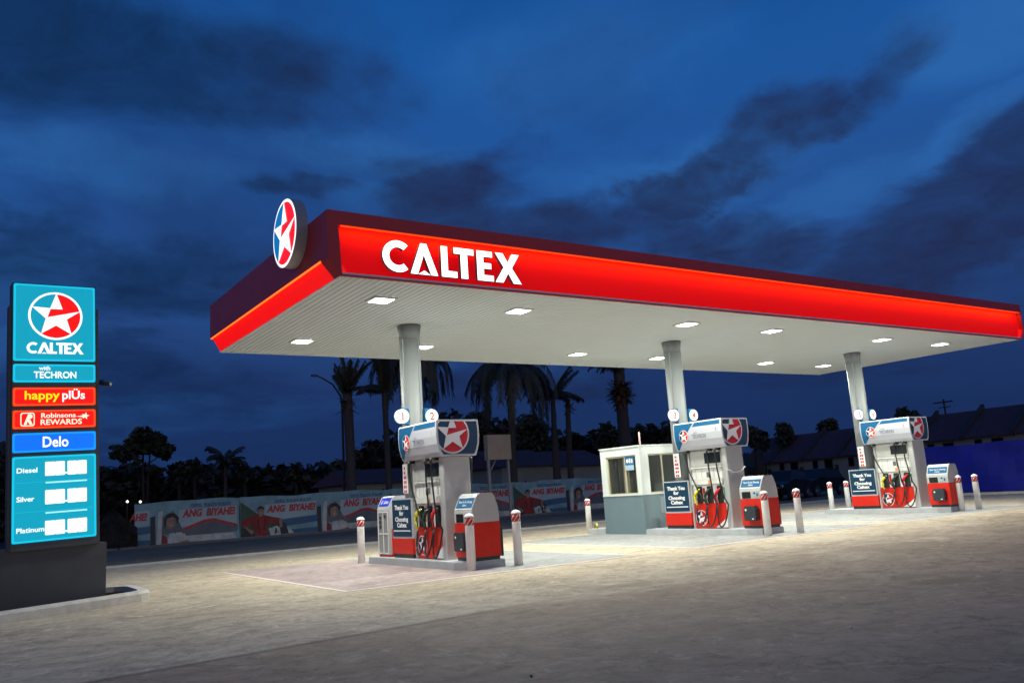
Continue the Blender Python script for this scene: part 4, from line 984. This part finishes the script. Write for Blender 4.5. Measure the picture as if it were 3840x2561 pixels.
    patch('printed_roof', [[(5.15, .72), (6.1, 1.05), (6.55, 1.08), (7.6, .75), (7.65, .62), (6.55, .95), (6.1, .92), (5.2, .6)]], BRED, .016)
    patch('printed_bluff', [[(5.2, .6), (6.1, .92), (6.55, .95), (7.65, .62), (7.6, .4), (5.3, .38)]], BGREY, .014)
    class TF:
        n = Vector((0, -1, 0))
        p = staticmethod(lambda a, b, d=0.0: (x0 + a, Y - d - bow(a, b), b))
    for (a, b, wd, hh) in ((1.28, 1.18, 2.42, .30), (5.13, 1.22, 2.40, .32)):
        if a + wd < u1 + .1 and a > u0 - 1.9:
            if a < u0: text('banner_lettering', 'AHE!', TF, a + wd - .42, b + .0, hh, BRED, cl, width=.75, d=.018, bold=.05, shear=.22)
            else:
                text('banner_lettering', 'ANG  BIYAHE!', TF, a + wd / 2, b, hh, BRED, cl, width=wd, d=.018, bold=.05, shear=.22)
                text('banner_small_lettering', 'DITO, TULOY-TULOY', TF, a + wd / 2 + .1, b + .42, .14, BNAVY, cl, width=1.8, d=.018, bold=.04)
BX = 3.94
banner(BX - 0 + 0 * 7.73, 3.12, 7.72, 'far-left roadside banner, cut short, with the woman at a car window', 1)
banner(BX + 7.73, 0.0, 7.72, 'roadside banner with the whole man in red left of the left pump', 2)
banner(BX + 15.46, 0.0, 7.72, 'roadside banner mostly hidden behind the left pump and grey bin', 3)
banner(BX + 23.19, 0.0, 7.72, 'roadside banner between the left grey bin and the white booth', 4)
# posts that hold the banners
for k in range(10):
    x = BX + 3.2 + k * 3.0
    o = MB().tube([(x, 41.05, 0), (x, 41.05, 2.0)], .04, 6).build('fence_post', BARK)
    tag(o, 'thin dark post propping the roadside banners from behind', 'post', 'thin posts behind the banners')
# crumpled dark tarp heap left of the banners
q = MB(); rr = random.Random(3); nx, nz_ = 14, 9
vs = []
for i in range(nx + 1):
    for j in range(nz_ + 1):
        u, v = i / nx, j / nz_
        vs.append((5.55 + u * 1.55, 40.55 - .35 * (1 - v) + .12 * math.sin(9 * u + 3 * v) + rr.uniform(-.04, .04), .02 + v * (1.45 + .25 * math.sin(5 * u)) * (0.75 + .25 * math.sin(u * math.pi))))
o_ = len(vs); vs += [(x, y + .05, z) for x, y, z in vs]
fs = []
for i in range(nx):
    for j in range(nz_):
        a = i * (nz_ + 1) + j; fs += [(a, a + nz_ + 1, a + nz_ + 2, a + 1), (o_ + a, o_ + a + 1, o_ + a + nz_ + 2, o_ + a + nz_ + 1)]
q.add(vs, fs); tag(q.build('tarp', mat('dark_tarp', (.022, .022, .022), .8, spec=.1, var=.6, vscale=3)), 'crumpled dark tarp hanging left of the cut-short banner', 'tarp')

# small lit lamps at the far left
for x, z, l in ((7.53, 2.02, 'bright small lamp glowing above the far-left banner'), (6.98, 2.06, 'faint small lamp just left of the brighter one above the banner')):
    t = thing('roadside_lamp', (x, 42.2, 0), l, 'lamp', 'small lamps behind the banners')
    MB().tube([(x, 42.2, 0), (x, 42.2, z)], .03, 6).build('pole', BARK, t)
    MB().lathe(x, 42.2, [(.02, z - .06), (.06, z), (.02, z + .06)], 10).build('bulb', lit('bulb_white', (255, 255, 245), 2.5 if x > 7 else .8), t)

# ------------------------------------------------------------------ tan board on posts
t = thing('notice_board', (25.3, 39.6, 0), 'tan blank board on a braced post rising behind the left pump', 'board')
b = MB(); b.box(24.76, 26.28, 39.55, 39.95, 3.2, 4.57); b.build('board', BOARD, t)
b = MB(); b.box(24.74, 24.88, 39.6, 39.74, 0, 3.9); b.box(26.1, 26.22, 39.7, 39.82, 0, 3.2); b.build('post', mat('pale_post', (.3, .29, .27), .7), t)
b = MB(); b.tube([(24.85, 39.66, 2.5), (25.3, 39.66, 3.2)], .04, 6); b.build('brace', MATS['pale_post'], t)

# ------------------------------------------------------------------ blue tarpaulin fence, right
t = thing('blue_fence', (39.6, 14, 0), 'tall bright blue tarpaulin site fence behind the right island', 'fence')
q = MB(); n = 50; vs = []
for dx in (0, .02):
    for i in range(n + 1):
        y = 25.2 - i * .62
        for j in range(7):
            z = .05 + 2.22 * j / 6; vs.append((40.4 - .012 * i + .03 * math.sin(i * 1.3 + j * .8) + .02 * math.sin(i * .37) + dx, y, z + (.03 * math.sin(i * .9) if j == 6 else 0)))
fs = []; S_ = (n + 1) * 7
for i in range(n):
    for j in range(6):
        a = i * 7 + j; fs += [(a, a + 1, a + 8, a + 7), (S_ + a, S_ + a + 7, S_ + a + 8, S_ + a + 1)]
q.add(vs, fs); q.build('tarpaulin', TARP, t)
for i in range(11):
    y = 25 - i * 3; MB().box(40.5, 40.58, y, y + .08, 0, 2.2).build('post', BARK, t)
structure(MB().box(37.55, 37.75, -20, 26.6, -.01, .1).build('side_kerb', CONC))

# ------------------------------------------------------------------ parked cars
def car(x, y, rot, label, suv=True):
    t = thing('parked_car', (x, y, 0), label, 'car', 'dark cars parked before the houses')
    c, s = math.cos(rot), math.sin(rot)
    ln, wd = 4.5, 1.8
    X = lambda a, b, z: (x + a * c - b * s, y + a * s + b * c, z)
    def side_prof(prof, hw0, hw1, zs, mb, mi=0):
        n = len(prof); vs = [X(a, -(hw0 if z < zs else hw1), z) for a, z in prof] + [X(a, (hw0 if z < zs else hw1), z) for a, z in prof]
        mb.add(vs, [(i, (i + 1) % n, n + (i + 1) % n, n + i) for i in range(n)] + [tuple(range(n)), tuple(range(2 * n - 1, n - 1, -1))], mi)
    b = MB(); side_prof([(-2.2, .35), (-2.25, .7), (-2.1, .98), (-1.1, 1.05), (1.2, 1.05), (2.15, .9), (2.25, .62), (2.2, .32)], .88, .86, .9, b); b.build('body', CARP, t)
    b = MB(); side_prof([(-2.0, 1.0), (-1.75, 1.52), (-.9, 1.62), (.35, 1.58), (1.25, 1.04)], .80, .66, 1.2, b); cb = b.build('cabin', DGLASS, t)
    b = MB(); side_prof([(-1.72, 1.54), (-.9, 1.645), (.35, 1.60), (.3, 1.57), (-.9, 1.61)], .67, .66, 1.2, b); b.build('roof', CARP, cb)
    for a in (-1.4, 1.4):
        for sd in (-1, 1):
            p0, p1 = X(a, sd * .70, .33), X(a, sd * .90, .33)
            w = MB(); w.tube([p0, p1], .33, 20); wh = w.build('wheel', BLACK, t)
            w = MB(); w.tube([X(a, sd * .89, .33), X(a, sd * .915, .33)], .19, 14); w.build('rim', CHROME, wh)
    for sd in (-1, 1):
        w = MB(); w.tube([X(2.12, sd * .62, .78), X(2.24, sd * .60, .76)], [.13, .10], 10); w.build('headlight', CHROME, t)
        w = MB(); w.tube([X(.85, sd * .87, 1.05), X(.85, sd * 1.02, 1.1), X(.75, sd * 1.04, 1.1)], [.03, .06, .05], 8); w.build('mirror', CARP, t)
    w = MB(); w.tube([X(2.24, -.45, .7), X(2.27, 0, .7), X(2.24, .45, .7)], .03, 6); w.build('grille_bar', CHROME, t)
    w = MB(); vs = [X(2.262, -.24, .42), X(2.262, .24, .42), X(2.262, .24, .54), X(2.262, -.24, .54)]; w.add(vs, [(0, 1, 2, 3)]); w.build('number_plate', WPRINT, t)
car(39.9, 32.2, R(200), 'dark car with pale headlamp right of the middle grey bin, nose towards the pumps')
car(44.3, 33.4, R(188), 'dark car half hidden behind the bollards left of the right pump')
car(36.6, 34.0, R(205), 'dark car mostly hidden behind the middle pump')

# ------------------------------------------------------------------ houses behind
def row_house(xf, ya, yb, ze, zr, dep, label, kind='x'):
    """a unit of the row facing -X, between ya < yb"""
    t = thing('row_house', (xf + dep / 2, (ya + yb) / 2, 0), label, 'house', 'terraced houses behind the station')
    MB().box(xf, xf + dep * 1.9, ya, yb, 0, ze).build('wall', HWALL, t)
    r = MB(); ov = .45
    zo = ze - (zr - ze) * ov / dep
    r.add([(xf - ov, ya + .02, zo), (xf - ov, yb - .02, zo), (xf + dep, yb - .02, zr), (xf + dep, ya + .02, zr), (xf - ov, ya + .02, zo - .12), (xf - ov, yb - .02, zo - .12), (xf + dep, yb - .02, zr - .12), (xf + dep, ya + .02, zr - .12)],
          [(0, 1, 2, 3), (7, 6, 5, 4), (0, 4, 5, 1), (1, 5, 6, 2), (2, 6, 7, 3), (3, 7, 4, 0)])
    r.add([(xf + dep, ya, zr), (xf + dep, yb, zr), (xf + dep * 1.95, yb, ze), (xf + dep * 1.95, ya, ze)], [(0, 1, 2, 3)])
    rf = r.build('roof', ROOF, t)
    p = MB(); p.add([(xf - ov - .05, ya - .16, zo - .15), (xf + dep, ya - .16, zr - .1), (xf + dep, ya - .16, zr + .5), (xf - ov - .05, ya - .16, zo + .22), (xf - ov - .05, ya + .16, zo - .15), (xf + dep, ya + .16, zr - .1), (xf + dep, ya + .16, zr + .5), (xf - ov - .05, ya + .16, zo + .22)],
                  [(0, 1, 2, 3), (7, 6, 5, 4), (3, 2, 6, 7), (0, 3, 7, 4), (0, 4, 5, 1), (1, 5, 6, 2)]); p.build('barge_board', mat('dark_board', (.03, .03, .032), .8), rf)
    w = (yb - ya)
    for f0, f1, z0 in ((.22, .46, ze - 1.45), (.64, .80, ze - 1.45)):
        b = MB(); b.box(xf - .04, xf - .002, ya + w * f0, ya + w * f1, z0, z0 + .95); fm = b.build('window', mat('window_frame_grey', (.12, .12, .12), .6), t)
        b = MB(); b.box(xf - .05, xf - .042, ya + w * f0 + .06, ya + w * f1 - .06, z0 + .06, z0 + .89); b.build('pane', DGLASS, fm)
    b = MB(); b.box(xf - .03, xf - .002, ya + w * .08, ya + w * .18, .05, 2.1); b.build('door', mat('door_brown', (.05, .035, .025), .6), t)
HL = ['dark house at the right edge above the blue fence', 'dark house left of the right-edge house above the blue fence', 'dark house just right of the right pump header', 'dark house directly behind the right pump header', 'dark house left of the right column', 'dark house above the parked cars', 'dark house right of the middle pump header', 'dark house half behind the middle pump']
for k in range(4):
    ya = 33.0 + k * 4.3 - 1.4; row_house(74.5, ya, ya + 4.3, 3.95 - k * .06, 6.25 - k * .08, 4.0, HL[k])
for k in range(4):
    ya = 49.6 + k * 4.3; row_house(76.0, ya, ya + 4.3, 3.25 - k * .05, 5.85 - k * .05, 4.0, HL[4 + k])
def low_house(x0, x1, y, d, ze, zr, label, cat='house', wins=True):
    t = thing('low_house', ((x0 + x1) / 2, y + d / 2, 0), label, cat)
    MB().box(x0, x1, y, y + d, 0, ze).build('wall', HWALL, t)
    r = MB(); r.add([(x0 - .5, y - .5, ze - .1), (x1 + .5, y - .5, ze - .1), (x1 + .1, y + d / 2, zr), (x0 - .1, y + d / 2, zr), (x1 + .5, y + d + .5, ze - .1), (x0 - .5, y + d + .5, ze - .1)], [(0, 1, 2, 3), (3, 2, 4, 5), (0, 3, 5), (1, 4, 2)]); rf = r.build('roof', ROOF, t)
    if wins:
        n = max(1, int((x1 - x0) / 2.6))
        for i in range(n):
            xa = x0 + (i + .35) * (x1 - x0) / n; b = MB(); b.box(xa, xa + .9, y - .04, y - .002, 1.2, 2.1); fm = b.build('window', mat('window_frame_grey', (.12, .12, .12), .6), t)
            b = MB(); b.box(xa + .06, xa + .84, y - .05, y - .042, 1.26, 2.04); b.build('pane', DGLASS, fm)
low_house(33.6, 38.6, 52, 7, 3.3, 4.6, 'low dark house behind the banners right of the tan board')
low_house(39.6, 44.8, 53, 7, 3.2, 4.5, 'low dark house behind the banners left of the white booth')
low_house(21.3, 26.2, 50, 6, 2.6, 3.5, 'low dark shed behind the left pump and palms', 'shed', False)
t = thing('utility_pole', (78, 44, 0), 'thin dark utility pole with crossarm above the houses at the right', 'utility pole')
MB().tube([(84, 46.8, 0), (84, 46.8, 7.9)], .10, 6).build('pole', BARK, t)
b = MB(); b.box(83.95, 84.05, 45.9, 47.9, 7.55, 7.68); b.box(83.95, 84.05, 46.2, 47.4, 7.05, 7.13); b.build('crossarm', BARK, t)

# ------------------------------------------------------------------ palms
def frond(mb, base, az, elv, length, droop, rd, w=.55, mi=0, early=False):
    pts = []; p = Vector(base); e = elv; n = 10; st = length / n
    for i in range(n + 1):
        pts.append(p.copy()); d = Vector((math.cos(az) * math.cos(e), math.sin(az) * math.cos(e), math.sin(e))); p = p + d * st; e -= droop / n * ((1.55 - 1.1 * i / n) if early else (0.5 + i / n)); e = max(e, -1.5)
    mb.tube(pts, [.035 * (1 - .8 * i / n) + .006 for i in range(n + 1)], 4, mi, caps=False)
    for i in range(1, n * 5):
        f = i / (n * 5); a = f * n; k = int(a); q = pts[k].lerp(pts[min(k + 1, n)], a - k); tdir = (pts[min(k + 1, n)] - pts[k]).normalized()
        sd = tdir.cross(Vector((0, 0, 1)));
        if sd.length < .05: sd = Vector((math.sin(az), -math.cos(az), 0))
        sd.normalize()
        ll = w * (1 - .55 * f) * rd.uniform(.8, 1.15) * (.5 + .5 * min(1, f * 5))
        for s in (-1, 1):
            if rd.random() < .08: continue
            d2 = (sd * s * .72 + tdir * .45 + Vector((0, 0, -.62 - rd.uniform(0, .5)))).normalized()
            wv = tdir * .05
            tip = q + d2 * ll
            mb.add([q - wv, q + wv, tip + wv * .3 + Vector((0, 0, -.03)), tip - wv * .3], [(0, 1, 2, 3)], mi)
def palm(x, y, h, label, fronds, seed, r0=.22, r1=.16, lean=(0, 0), skirt=0, early=False, dry=False):
    rd = random.Random(seed)
    t = thing('palm_tree', (x, y, 0), label, 'palm tree', 'palm trees behind the banners')
    pts = []; rs = []
    for i in range(25):
        f = i / 24; pts.append((x + lean[0] * f * f, y + lean[1] * f * f, h * f)); rs.append((r0 * (1 - f) + r1 * f) * (1 + .05 * (i % 2)) * (1 + (.5 * math.exp(-f * 14))))
    MB().tube(pts, rs, 10).build('trunk', TRUNK, t)
    top = Vector(pts[-1])
    if fronds:
        c = MB()
        for (az, el, ln, dr, w) in fronds(rd): frond(c, top + Vector((0, 0, rd.uniform(-.1, .2))), az, el, ln, dr, rd, w, 0, early)
        c.build('crown', DRY if dry == 2 else PALML, t)
    if skirt:
        c = MB()
        for k in range(skirt):
            az = rd.uniform(0, 2 * math.pi); b = top + Vector((0, 0, rd.uniform(-.9, -.1))); ln = rd.uniform(.4, .9)
            p = b + Vector((math.cos(az) * ln * .9, math.sin(az) * ln * .9, rd.uniform(-.5, .4)))
            sd = Vector((-math.sin(az), math.cos(az), 0)) * .09
            c.add([b - sd, b + sd, p + sd * .4, p - sd * .4], [(0, 1, 2, 3)])
        c.build('dry_skirt', DRY, t)
    return t
def droopy(n, ln, el=(.2, 1.2), dr=(1.6, 2.6), w=.75): return lambda rd: [(2 * math.pi * k / n + rd.uniform(-.25, .25), rd.uniform(*el), ln * rd.uniform(.8, 1.15), rd.uniform(*dr), w) for k in range(n)]
def upright(n, ln, el=(.9, 1.4), dr=(.2, .6), w=.4): return lambda rd: [(2 * math.pi * k / n + rd.uniform(-.4, .4), rd.uniform(*el), ln * rd.uniform(.7, 1.1), rd.uniform(*dr), w) for k in range(n)]
def wide(n, ln): return lambda rd: [(az, .18, ln, 1.0, .75) for az in (math.pi + .2, .15)] + [(2 * math.pi * k / n + rd.uniform(-.3, .3), rd.uniform(.5, 1.3), ln * .9, rd.uniform(.5, 1.2), .7) for k in range(n)]
palm(18.42, 43.5, 7.3, 'cropped palm with short tufted top left of the left pump', upright(16, 1.9, (.75, 1.4), (.0, .5), .45), 11, .24, .27, (-.12, 0), 60)
palm(20.86, 44.0, 7.6, 'palm with one long frond pointing left, just left of the left column', lambda rd: [(math.pi - .1, .35, 2.3, 1.0, .6), (math.pi + .4, .2, 2.0, .9, .6), (math.pi + .15, .1, 1.9, .8, .6)] + [(rd.uniform(0, 6.28), rd.uniform(1.1, 1.5), 2.4, .6, .5) for _ in range(7)], 12, .19, .15, (-.1, 0))
palm(23.0, 44.6, 9.6, 'big drooping palm directly behind the left column', droopy(28, 4.6, (.3, 1.2), (2.2, 3.0), .95), 13, .24, .19, (0, 0), 0, True)
palm(28.6, 43.0, 8.6, 'big drooping palm behind the tan board', droopy(30, 4.6, (.3, 1.2), (2.2, 3.1), .95), 14, .26, .2, (.3, 0), 0, True)
palm(34.1, 46.0, 7.7, 'slim palm with a wide spread crown right of the tan board', lambda rd: [(math.pi + .2, .5, 2.0, 1.2, .7), (math.pi - .3, .2, 1.9, 1.0, .7), (.1, .25, 2.7, 1.2, .8), (-.2, .1, 2.5, .9, .7), (.5, .3, 2.3, 1.1, .7)] + [(q, .85, 2.7, .35, .6) for q in (.1, -.3, .4, math.pi + .1, math.pi - .4, math.pi + .5, 1.4, -1.4)], 15, .30, .14, (.12, 0))
palm(35.7, 46.6, 7.5, 'bare headless palm trunk right of the slim palm', None, 16, .22, .17, (.25, 0), 40)
palm(39.46, 45.0, 9.4, 'thick palm with a brown dry skirt left of the middle column', droopy(13, 2.4, (.5, 1.3), (1.5, 2.2), .6), 17, .46, .38, (0, 0))
c = MB(); rd = random.Random(4)                                    # its brown skirt part way up
root = [o for o in bpy.data.objects if o.get('label', '').startswith('thick palm')][0]
for k in range(420):
    az = rd.uniform(0, 6.28); b = Vector((39.46, 45, rd.uniform(7.3, 8.4))); ln = rd.uniform(.4, 1.15)
    p = b + Vector((math.cos(az) * ln, math.sin(az) * ln, rd.uniform(-.75, .35))); sd = Vector((-math.sin(az), math.cos(az), 0)) * .15
    c.add([b - sd, b + sd, p + sd * .4, p - sd * .4], [(0, 1, 2, 3)])
c.build('dry_skirt', DRY, root)
# street lamp reaching out beside the cropped palm
t = thing('street_lamp', (18.15, 43.9, 0), 'thin dark street lamp with a curved arm left of the cropped palm', 'street lamp')
MB().tube([(18.15, 43.9, 0), (18.15, 43.9, 6.6), (18.08, 43.9, 7.2), (17.63, 43.9, 7.85), (17.01, 43.9, 8.2), (16.7, 43.9, 8.32)], [.07, .06, .05, .045, .04, .035], 8).build('pole', BARK, t)
MB().box(16.42, 16.76, 43.82, 43.98, 8.26, 8.36).build('lamp_head', BLKP, t)

# ------------------------------------------------------------------ trees and woodland edge
def leaves(mb, c, rad, n, size, rd, mi=0):
    for _ in range(n):
        while True:
            v = Vector((rd.uniform(-1, 1), rd.uniform(-1, 1), rd.uniform(-1, 1)))
            if .15 < v.length < 1: break
        p = Vector((c[0] + v.x * rad[0], c[1] + v.y * rad[1], c[2] + v.z * rad[2]))
        a = Vector((rd.gauss(0, 1), rd.gauss(0, 1), rd.gauss(0, .6))).normalized(); b = a.cross(Vector((rd.gauss(0, 1), rd.gauss(0, 1), rd.gauss(0, 1)))).normalized(); s = size * rd.uniform(.5, 1.3)
        mb.add([p - a * s, p + b * s * .55, p + a * s, p - b * s * .55], [(0, 1, 2, 3)], mi)
def tree(x, y, clumps, trunk, label, seed, size=.35, dens=160, name='tree', group='trees beyond the road'):
    rd = random.Random(seed)
    t = thing(name, (x, y, 0), label, 'tree', group)
    b = MB()
    for path, rad in trunk: b.tube(path, rad, 7)
    b.build('trunk', BARK, t)
    c = MB()
    for (dx, dz, rx, rz) in clumps: leaves(c, (x + dx, y + rd.uniform(-.6, .6), dz), (rx, max(.6, rx * .8), rz), int(dens * rx * rz) + 25, size, rd)
    c.build('crown', LEAF, t)
    return t
# flat-topped twin-trunk tree
x, y = 12.45, 68.9
tree(x, y, [(-.1, 7.35, .75, .65), (.75, 7.0, .85, .6), (-.35, 6.8, 1.0, .55), (.5, 6.5, 1.1, .5), (-1.1, 6.3, .9, .28), (1.5, 6.35, .85, .42), (-1.7, 5.95, .6, .25), (0, 6.9, 1.2, .5), (.2, 6.3, 1.2, .4), (-1.15, 5.75, .75, .28), (1.7, 5.75, .4, .25), (1.2, 6.0, .6, .25), (.9, 4.7, .6, .18), (-1.9, 6.5, .3, .12), (2.0, 6.3, .25, .15)],
     [([(x - .02, y, 0), (x + .05, y, 3), (x - .05, y, 6.8)], [.14, .11, .06]), ([(x + .3, y, 0), (x + .35, y, 3.5), (x + .5, y, 6.6)], [.12, .09, .05]), ([(x, y, 5.4), (x - 1.3, y, 6.0)], [.05, .03]), ([(x + .45, y, 5.3), (x + 1.5, y, 6.0)], [.05, .03])],
     'dark flat-topped tree with two thin trunks left of the palms', 21, .27, 520, 'umbrella_tree')
# small palm in the tree line
t = palm(18.7, 69.5, 5.2, 'small dark palm in the far tree line between the price totem and the left palms', droopy(20, 2.0, (.1, 1.4), (1.0, 2.2), .6), 22, .16, .12)
PROF = [(3.7, 81.9, 8.7), (4.4, 81.9, 8.1), (11.5, 81.2, 6.3), (13.6, 80.9, 6.4), (15.2, 80.6, 5.8), (16.6, 80.3, 5.1), (18.2, 80.0, 5.8), (19.0, 79.8, 6.4), (19.9, 79.5, 5.2), (21.2, 79.2, 5.8), (22.9, 78.8, 5.6), (24.3, 78.3, 5.2), (26.2, 77.7, 5.3), (28.0, 77.1, 5.2), (29.9, 76.4, 5.3), (31.4, 75.8, 5.4), (33.3, 75.0, 6.3), (34.0, 74.6, 7.3), (35.6, 73.9, 8.0), (37.8, 72.8, 8.8), (39.7, 71.8, 9.3), (40.8, 71.1, 10.1), (43.0, 69.8, 9.8), (44.7, 68.7, 8.9), (47.5, 66.9, 8.0), (49.5, 65.4, 7.6), (51.1, 64.1, 6.7), (52.6, 62.9, 6.8), (53.4, 62.2, 7.3), (54.8, 61.0, 7.0), (56.2, 59.7, 7.3), (57.9, 58.0, 6.8), (59.0, 56.9, 5.9), (60.1, 55.8, 5.8)]
wd_ = MB(); rd = random.Random(77)
def at_prof(f):
    i = min(int(f), len(PROF) - 2); k = f - i; return [PROF[i][j] + (PROF[i + 1][j] - PROF[i][j]) * k for j in range(3)]
f = -2.0
while f < len(PROF) - 1:
    p = at_prof(max(0, f)) if f >= 0 else [PROF[0][0] + f * 6, PROF[0][1], 8.5]
    zt = p[2] * rd.uniform(.72, .95)
    for z in (zt * .25, zt * .55, zt * .82):
        leaves(wd_, (p[0], p[1] + rd.uniform(-.5, 1.5), z), (1.9, 1.2, zt * .22), 70, .55, rd)
    f += .14
# a dense dark understorey behind, so that no sky shows low down
vs = []; fs = []
ext = [(PROF[0][0] - 40, PROF[0][1], 6)] + PROF + [(78, 62, 5.5), (90, 50, 5), (100, 30, 5)]
for (a, b) in zip(ext[:-1], ext[1:]):
    n = max(1, int(math.hypot(b[0] - a[0], b[1] - a[1]) / .5))
    for i in range(n):
        k = i / n; x_, y_ = a[0] + (b[0] - a[0]) * k, a[1] + (b[1] - a[1]) * k; z_ = (a[2] + (b[2] - a[2]) * k) * rd.uniform(.62, .8)
        vs += [(x_, y_ + 2 + rd.uniform(-.3, .3), 0), (x_, y_ + 2.3 + rd.uniform(-.3, .3), z_ * .6), (x_, y_ + 3.2, z_)]
for i in range(len(vs) // 3 - 1):
    a = 3 * i; fs += [(a, a + 3, a + 4, a + 1), (a + 1, a + 4, a + 5, a + 2)]
wd_.add(vs, fs)
tag(wd_.build('woodland_edge', WOODL), 'dark mass of the far tree line across the road', 'woodland', kind='stuff')
# individual trees that stand out of the mass
spots = [(1.2, 60, 6.9, 1.6, 'dark bushy tree at the left edge behind the price totem'), (15.9, 73, 5.6, .9, 'dark bush crown between the twin-trunk tree and the small palm'), (16.75, 71.5, 5.75, .75, 'dark round tree left of the small far palm'), (20.6, 71, 5.1, .8, 'low dark tree right of the small far palm'),
         (24.6, 70, 5.0, .9, 'low dark tree halfway between the small palm and the cropped palm'), (27.6, 68, 5.1, 1.0, 'dark tree left of the cropped palm'), (33.0, 66, 7.4, 1.3, 'taller dark tree behind the cropped palm'), (37.5, 62, 8.2, 1.8, 'broad dark tree between the left column and the tan board'), (41.5, 60, 8.0, 1.7, 'broad dark tree behind the tan board'),
         (49.0, 58, 7.0, 1.4, 'dark round tree left of the thick skirted palm'), (55.6, 57, 7.0, 1.6, 'dark round tree behind the middle column'), (64.5, 55, 6.3, 1.5, 'dark tree over the roofs right of the middle column'), (72.5, 66, 7.2, 1.6, 'dark tree over the roofs above the middle service bin'), (78.5, 62.5, 7.3, 1.5, 'dark tree behind the roofs left of the right column'), (83, 60, 7.4, 1.3, 'dark tree behind the roofs by the right column'), (83, 50.5, 7.6, 1.2, 'dark tree behind the right pump header')]
for k, (x, y, z, r_, l) in enumerate(spots):
    rr = random.Random(100 + k)
    cl = [(rr.uniform(-r_, r_) * .7, z - r_ * .55 - rr.uniform(0, r_ * 1.1), r_ * rr.uniform(.45, .7), r_ * rr.uniform(.35, .55)) for _ in range(9)] + [(0, z - r_ * .5, r_ * .6, r_ * .5)]
    tree(x, y, cl, [([(x, y, 0), (x + .1, y, z * .5), (x, y, z - r_)], [.2, .15, .06])], l, 200 + k, .26, 150)
